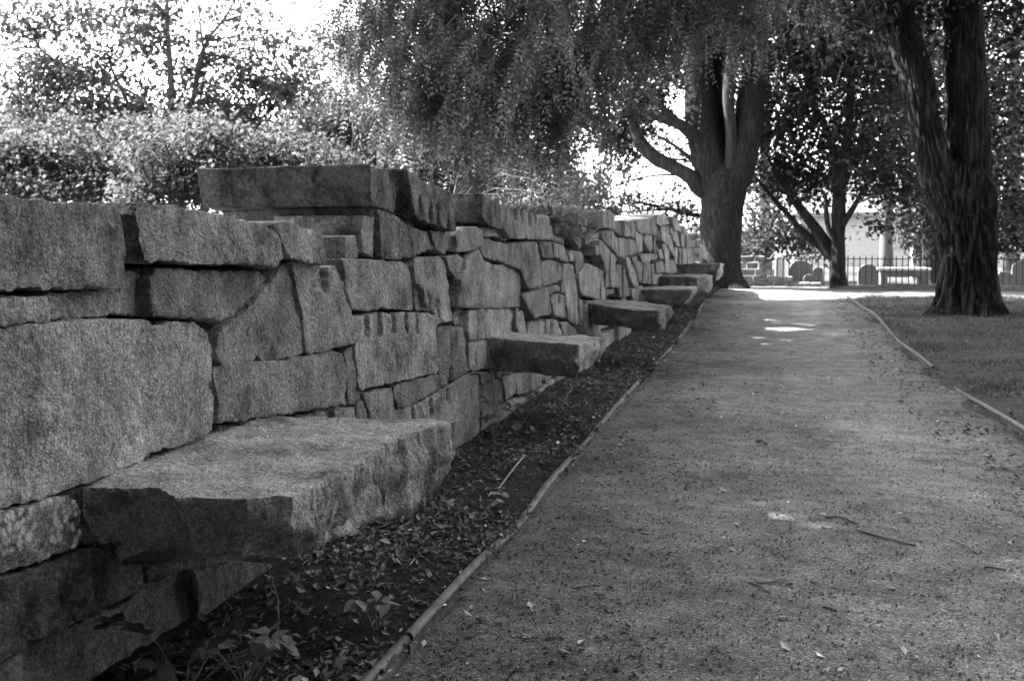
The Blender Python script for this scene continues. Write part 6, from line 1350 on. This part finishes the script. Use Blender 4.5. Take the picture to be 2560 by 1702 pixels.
slab("headstone", round_top(2.05, 2.48, 0.05, 0.45, 0.58, 0.16), 22.0, 0.10, M_SLATE, "shouldered slate headstone next to the table tomb", GG)
slab("headstone", round_top(5.13, 5.62, 0.05, 0.46, 0.68), 22.0, 0.11, M_SLATE, "large round topped headstone beyond the furrowed two stemmed tree", GG, -0.03)
slab("headstone", [(4.72, 0.05), (5.16, 0.05), (5.12, 0.30), (5.03, 0.44), (4.84, 0.45), (4.76, 0.32)], 21.7, 0.10, M_SLATE, "low tapering headstone beside the large round topped one", GG)
slab("stone_marker", [(3.72, 0.05), (4.07, 0.05), (4.05, 1.42), (3.90, 1.50), (3.75, 1.42)], 26.0, 0.30, M_MARBLE, "tall grey squared grave marker behind the dark trunk", None, 0, "monument")

def box(a, b, ch=0.0):
    x0, y0, z0 = a; x1, y1, z1 = b
    V = [(x0, y0, z0), (x1, y0, z0), (x1, y1, z0), (x0, y1, z0), (x0, y0, z1), (x1, y0, z1), (x1, y1, z1), (x0, y1, z1)]
    F = [(3, 2, 1, 0), (4, 5, 6, 7), (0, 1, 5, 4), (1, 2, 6, 5), (2, 3, 7, 6), (3, 0, 4, 7)]
    return V, F
def boxo(name, a, b, mat, parent=None):
    V, F = box(a, b)
    o = mesh_obj(name, V, F, mat, parent, smooth=False)
    m = o.modifiers.new("edge", 'BEVEL'); m.width = 0.008; m.segments = 2
    return o
for x0, x1, y, lab in ((2.52, 3.62, 22.4, "table tomb with a pale slab top beside the dark trunk"), (4.2, 5.05, 24.5, "table tomb behind the low tapering headstone")):
    tt = tag(empty("table_tomb", ((x0 + x1) / 2, y + .35, 0.12)), lab, "tomb", "table tombs")
    boxo("slab", (x0, y, 0.44), (x1, y + 0.75, 0.50), M_MARBLE, tt)
    boxo("apron", (x0 + .05, y + .06, 0.29), (x1 - .05, y + .69, 0.437), M_SLATE, tt)
    boxo("leg", (x0 + .05, y + .06, 0.03), (x0 + .20, y + .69, 0.287), M_SLATE, tt)
    boxo("leg", (x1 - .20, y + .06, 0.03), (x1 - .05, y + .69, 0.287), M_SLATE, tt)
pc = tag(empty("white_post", (1.03, 30.0, 0.12)), "weathered white post standing behind the headstones", "post")
V, F = tube([(1.03, 30, 0.0, .12), (1.03, 30, .8, .11), (1.03, 30, 1.62, .10)], 14, .2, lump=.03)
mesh_obj("shaft", V, F, M_WHITE, pc)
boxo("cap", (0.90, 29.87, 1.60), (1.16, 30.13, 1.68), M_WHITE, pc)

house = tag(empty("clapboard_house", (8, 47, 0.1)), "white clapboard house beyond the graves", "house")
V, F = [], []
z = 0.05
HX0, HX1, HY = 1.75, 16.0, 45.0
while z < 2.35:                                   # lapped boards
    n = len(V)
    V += [(HX0, HY - 0.022, z), (HX1, HY - 0.022, z), (HX1, HY, z + 0.105), (HX0, HY, z + 0.105), (HX0, HY + .02, z), (HX1, HY + .02, z)]
    F += [(n, n + 1, n + 2, n + 3), (n + 4, n + 5, n + 1, n)]
    z += 0.105
mesh_obj("siding", V, F, M_WHITE, house, smooth=False)
boxo("wall", (HX0, HY + .03, 0.0), (HX1, HY + 6.0, 2.35), M_WHITE, house)
boxo("corner_board", (HX0 - .06, HY - .05, 0.0), (HX0 + .06, HY + .028, 2.35), M_WHITE, house)
boxo("eave", (HX0 - .3, HY - .35, 2.36), (HX1, HY + 6.2, 2.50), M_TRIM, house)
V = [(HX0 - .3, HY - .4, 2.51), (HX1, HY - .4, 2.51), (HX1, HY + 3, 4.6), (HX0 - .3, HY + 3, 4.6), (HX0 - .3, HY + 6.3, 2.51), (HX1, HY + 6.3, 2.51)]
mesh_obj("roof", V, [(0, 1, 2, 3), (3, 2, 5, 4), (0, 3, 4), (1, 5, 2), (0, 4, 5, 1)], M_ROOF, house, smooth=False)
for x0, x1, z0, z1 in ((5.45, 6.2, 0.95, 1.75), (9.6, 10.55, 1.06, 1.9)):
    wdw = boxo("window", (x0, HY - .06, z0), (x1, HY - .026, z1), M_TRIM, house)
    fr = .09
    for a, b, c, d in ((x0, x0 + fr, z0, z1), (x1 - fr, x1, z0, z1), (x0 + fr, x1 - fr, z0, z0 + fr), (x0 + fr, x1 - fr, z1 - fr, z1), ((x0 + x1) / 2 - .025, (x0 + x1) / 2 + .025, z0 + fr, z1 - fr)):
        boxo("frame", (a, HY - .10, c), (b, HY - .062, d), M_TRIM if x0 > 8 else M_WHITE, wdw)
    boxo("pane", (x0 + fr, HY - .075, z0 + fr), (x1 - fr, HY - .0625, z1 - fr), M_PANE, wdw)

# ---------------- growth, litter and twigs ----------------
def curled(n, xf, yf, zf, lo, hi, flat=0.35, aspect=(0.3, 0.6)):
    """two-faced bent dry leaves lying on a surface"""
    c = np.stack([xf, yf, zf], 1)
    a = rng.uniform(0, 2 * np.pi, n)
    ax = unit(np.stack([np.cos(a), np.sin(a), rng.normal(0, flat * 0.6, n)], 1))
    nr = unit(np.stack([rng.normal(0, flat, n), rng.normal(0, flat, n), np.ones(n)], 1))
    nr = unit(nr - ax * np.sum(nr * ax, 1, keepdims=True))
    sd = np.cross(nr, ax)
    L = (lo + (hi - lo) * rng.random(n) ** 1.5)[:, None]
    W = L * rng.uniform(*aspect, n)[:, None]
    cup = rng.uniform(0.05, 0.5, n)[:, None]
    p0 = c - ax * L / 2; p1 = c + ax * L / 2 + nr * L * 0.12
    m = c - nr * W * 0.1
    l = c + sd * W / 2 + nr * W * cup; r = c - sd * W / 2 + nr * W * cup
    q1 = np.stack([p0, m, p1, l], 1)
    q2 = np.stack([p0, r, p1, m], 1)
    return np.concatenate([q1, q2]).reshape(-1, 3)

def zmap(f, xs, ys, up):
    return np.array([f(float(a), float(b)) for a, b in zip(xs, ys)]) + up

def scatter(n, xa, xb, ya, yb, pw=1.6, clump=0.0):
    ys = ya + (yb - ya) * rng.random(n) ** pw
    u = rng.random(n)
    xs = np.array([xa(y) + (xb(y) - xa(y)) * k for y, k in zip(ys, u)])
    if clump:
        keep = np.array([noise.noise(Vector((x * 2.2, y * 1.6, 4))) + rng.uniform(-.45, .45) > clump for x, y in zip(xs, ys)])
        xs, ys = xs[keep], ys[keep]
    return xs, ys
parts = []
xs, ys = scatter(34000, lambda y: WALL_X + 0.02, lambda y: path_left(y) + 0.03, 0.9, 17, 1.7, -0.22)
parts.append(curled(len(xs), xs, ys, zmap(bed_z, xs, ys, 0.007), 0.005, 0.036, 0.7, (0.25, 0.8)))
xs, ys = scatter(4500, lambda y: path_left(y) + 0.03, lambda y: path_left(y) + 0.55, 1.4, 14, 1.6, 0.05)
parts.append(curled(len(xs), xs, ys, zmap(path_z, xs, ys, 0.004), 0.006, 0.03, 0.3))
xs, ys = scatter(1200, lambda y: path_left(y), lambda y: path_right(y), 1.6, 15, 1.7)
parts.append(curled(len(xs), xs, ys, zmap(path_z, xs, ys, 0.003), 0.004, 0.02, 0.25))
xs, ys = scatter(9000, lambda y: path_right(y) - 0.45, lambda y: path_right(y) + 0.6, 3, 15, 1.4, 0.05)
parts.append(curled(len(xs), xs, ys, zmap(lambda a, b: max(path_z(a, b), lawn_z(a, b) if a > path_right(b) else -1), xs, ys, 0.008), 0.008, 0.045, 0.5))
tag(quads_obj("leaf_litter", np.concatenate(parts), 4, M_LITTER), "dry brown leaf litter strewn over the bed and path edges", "leaf litter", kind="stuff")
parts = []
xs, ys = scatter(900, lambda y: path_left(y), lambda y: path_right(y), 1.7, 14, 1.7)
parts.append(curled(len(xs), xs, ys, zmap(path_z, xs, ys, 0.005), 0.008, 0.04, 0.3))
xs, ys = scatter(300, lambda y: WALL_X + 0.15, lambda y: path_left(y) + .1, 1.4, 14, 1.7)
parts.append(curled(len(xs), xs, ys, zmap(bed_z, xs, ys, 0.015), 0.014, 0.045, 0.5))
tag(quads_obj("pale_litter", np.concatenate(parts), 4, M_LITTER_P), "pale bleached leaf scraps scattered over gravel and soil", "leaf litter", kind="stuff")

# grit on the path: loose crumbs of stone
n = 15000
xs, ys = scatter(n, lambda y: path_left(y) + .03, lambda y: path_right(y) - .02, 1.6, 9, 1.9)
zs = zmap(path_z, xs, ys, 0.0)
r = rng.uniform(0.0018, 0.0055, n)
c = np.stack([xs, ys, zs + r * 0.25], 1)
dirs = np.array([[1, 0, 0], [-.5, .87, 0], [-.5, -.87, 0], [0, 0, 1.0]])
tet = c[:, None, :] + (dirs[None] * r[:, None, None]) * rng.uniform(0.7, 1.4, (n, 4, 1))
tri = tet[:, [0, 1, 3, 1, 2, 3, 2, 0, 3]].reshape(-1, 3)
tag(quads_obj("loose_grit", tri, 3, M_GRAVEL), "loose stone grit lying on the path", "grit", kind="stuff")

# grass on the lawn
n = 90000
ys = 3.0 + 16.5 * rng.random(n) ** 1.25
xs = np.array([path_right(y) + 0.02 for y in ys]) + (rng.random(n) ** 1.5) * 4.6
keep = np.array([(not (15.6 < y < 19.0 and x < 4.4)) and noise.noise(Vector((x * 1.7, y * 1.7, 2))) * 1.3 - 0.1 + 0.9 * min(1, (x - 1.35) / 1.1) > rng.uniform(-.1, .8) for x, y in zip(xs, ys)])
xs, ys = xs[keep], ys[keep]
n = len(xs)
zs = zmap(lawn_z, xs, ys, -0.004)
base = np.stack([xs, ys, zs], 1)
a = rng.uniform(0, 2 * np.pi, n)
sd = np.stack([np.cos(a), np.sin(a), np.zeros(n)], 1)
h = rng.uniform(0.02, 0.065, n)[:, None]
w = rng.uniform(0.003, 0.006, n)[:, None]
lean = rng.normal(size=(n, 3)) * 0.5; lean[:, 2] = 1
tip = base + unit(lean) * h
tag(quads_obj("grass", np.stack([base - sd * w, base + sd * w, tip], 1).reshape(-1, 3), 3, M_GRASS), "short thin grass on the lawn", "grass", kind="stuff")

# tufts of dry grass hanging over the wall top
def tuft(x, y, z, n, ln, sp, hang):
    c = np.array([x, y, z]) + rng.normal(size=(n, 3)) * np.array([0.09, sp, 0.02])
    d = rng.normal(size=(n, 3)) * np.array([.6, .7, .4]) + np.array([hang, 0, 0.5])
    d = unit(d)
    L = ln * rng.uniform(.5, 1.3, n)[:, None]
    mid = c + d * L * .55
    tip = mid + unit(d * .5 + np.array([hang * .7, 0, -0.9])) * L * .6
    s = unit(np.cross(d, rng.normal(size=(n, 3)))) * 0.003
    q = np.stack([c - s, c + s, mid + s, mid - s], 1)
    q2 = np.stack([mid - s, mid + s, tip, tip], 1)
    return np.concatenate([q, q2]).reshape(-1, 3)
tw_ = tag(empty("dry_grass_tuft", (WALL_X - .1, 6.3, 1.1)), "dry grass tuft spilling over the top of the stone wall", "grass tuft")
quads_obj("blades", np.concatenate([tuft(WALL_X - 0.06, 6.3, 1.14, 420, .16, .22, .5), tuft(WALL_X - .12, 5.2, 1.19, 200, .10, .35, .2), tuft(WALL_X - .02, 6.55, 1.04, 260, .12, .14, .6), tuft(WALL_X - .15, 7.2, 1.24, 160, .08, .4, .2)]), 4, M_LITTER, tw_)

# leafy creepers by the wall foot
def leaf_mesh():
    V, F = [], []
    pr = [(0, 0.0), (.18, .26), (.42, .36), (.68, .26), (.88, .1), (1.0, 0)]
    for t, w in pr:
        V += [(t, w, 0.10 * w - .12 * t * t), (t, 0, -.03 - .12 * t * t), (t, -w, 0.10 * w - .12 * t * t)]
    for i in range(len(pr) - 1):
        a, b = 3 * i, 3 * i + 3
        F += [(a, a + 1, b + 1, b), (a + 1, a + 2, b + 2, b + 1)]
    me = bpy.data.meshes.new("leaf")
    me.from_pydata(V, [], F)
    me.polygons.foreach_set("use_smooth", [True] * len(F))
    me.update()
    return me
LEAF = leaf_mesh(); LEAF.materials.append(M_LEAF_LOC)
LEAF_P = leaf_mesh(); LEAF_P.materials.append(leaf_mat("seedling_leaf", 0.26, 0.3, 0.5, 0.6))
def creeper(x, y, z, n, size, spread, label, me, up=0.12):
    root = tag(empty("creeper_plant", (x, y, z)), label, "plant", "creepers at the foot of the wall")
    V, F = [], []
    k = 0
    while k < n:
        a = random.uniform(0, 6.28)
        d = spread * math.sqrt(random.random())
        hx, hy, hz = d * math.cos(a), d * math.sin(a) * 1.2, up * random.uniform(.3, 1.2)
        hx = max(hx, WALL_X + 0.05 - x)
        v, f = tube([(x, y, z - .02, .0018), (x + hx * .6, y + hy * .6, z + hz * .7, .0012), (x + hx, y + hy, z + hz, .001)], 5, .05, cap=False)
        m = len(V); V.extend(v); F.extend([tuple(q + m for q in g) for g in f])
        for j in range(random.choice((3, 4, 5))):
            o = bpy.data.objects.new("leaf", me)
            link(o, root)
            o.location = (hx, hy, hz)
            s = size * random.uniform(.7, 1.2)
            o.scale = (s, s, s)
            o.rotation_euler = (random.uniform(-.4, .4), random.uniform(-.5, .5), a + j * 1.35 + random.uniform(-.4, .4))
            k += 1
    mesh_obj("stem", V, F, M_TWIG, root)
random.seed(21)
creeper(-0.92, 3.0, 0.05, 16, .03, .14, "low weeds in the litter midway between the two nearest benches", LEAF_P, .05)
creeper(-1.12, 5.4, 0.06, 22, .04, .22, "dark weeds in the bed just past the vine hung bench", LEAF, .10)
creeper(-1.12, 1.64, 0.06, 34, .05, .12, "broad leaved creeper in the shadow under the largest bench", LEAF, .12)
creeper(-1.02, 1.70, 0.06, 34, .036, .09, "paler small leaved creeper rooted below the largest bench", LEAF_P, .09)
creeper(-1.27, 1.56, 0.16, 9, .04, .06, "small creeper sprig rooted in a joint low on the wall", LEAF, .05)
creeper(-1.22, 4.25, 0.06, 34, .05, .20, "leafy creeper below the bench hung with dry vine stems", LEAF, .16)
creeper(-1.12, 7.6, 0.06, 26, .045, .25, "leafy weeds growing below the bench with the rounded front", LEAF, .12)
creeper(-0.88, 2.05, 0.05, 9, .04, .05, "lone pale seedling in the litter between the largest bench and the edging", LEAF_P, .06)

# dry vine stems on the wall
for pts, lab in (([(-1.27, 3.62, .36), (-1.22, 3.95, .40), (-1.16, 4.2, .30), (-1.12, 4.42, .12), (-1.10, 4.5, .05)], "long dry vine stem arching down beside a bench"),
                 ([(-1.28, 4.3, .58), (-1.27, 4.33, .45), (-1.25, 4.33, .3), (-1.2, 4.3, .08)], "thin vine stem hanging straight down the wall above a bench"),
                 ([(-1.28, 3.2, .42), (-1.24, 3.3, .36), (-1.24, 3.38, .26), (-1.27, 3.42, .20)], "short curled dry vine stem on the lower wall blocks"),
                 ([(-1.24, 1.95, .30), (-1.16, 2.0, .22), (-1.10, 1.98, .12), (-1.08, 1.94, .05)], "dark bare stem bending down under the largest bench")):
    V, F = tube([(*p, .0024 - .0003 * i) for i, p in enumerate(pts)], 6, .04, lump=.1)
    tag(mesh_obj("dry_vine_stem", V, F, M_TWIG), lab, "vine", "dry vine stems on the wall")

# fallen twigs
def twig(pts, r, lab, mat=M_TWIG):
    P = [(x, y, path_z(x, y) + r * 0.8 + dz, r * (1 - .08 * i)) for i, (x, y, dz) in enumerate(pts)]
    V, F = tube(P, 8, .02, lump=.15)
    tag(mesh_obj("fallen_twig", V, F, mat), lab, "twig", "twigs fallen on the path")
for pts, r, lab in TWIGS:
    twig(pts, r, lab)
# countless short twiglets
V, F = [], []
for k in range(420):
    y = 1.6 + 11 * random.random() ** 1.6
    x = path_left(y) + (path_right(y) - path_left(y)) * random.random() if random.random() < .12 else random.uniform(WALL_X + .05, path_left(y) + .2)
    z = (path_z(x, y) if x > path_left(y) else bed_z(x, y)) + .004
    a, L = random.uniform(0, 6.28), random.uniform(.012, .055)
    b = random.uniform(-.3, .3) * L
    dx, dy = math.cos(a), math.sin(a)
    v, f = tube([(x, y, z, .0018), (x + dx * L / 2 - dy * b, y + dy * L / 2 + dx * b, z + .003, .0016), (x + dx * L, y + dy * L, z, .001)], 4, .03, lump=0)
    m = len(V); V.extend(v); F.extend([tuple(q + m for q in g) for g in f])
tag(mesh_obj("twiglets", V, F, M_TWIG, recentre=False), "tiny broken twiglets and stems scattered over bed and path", "twiglets", kind="stuff")
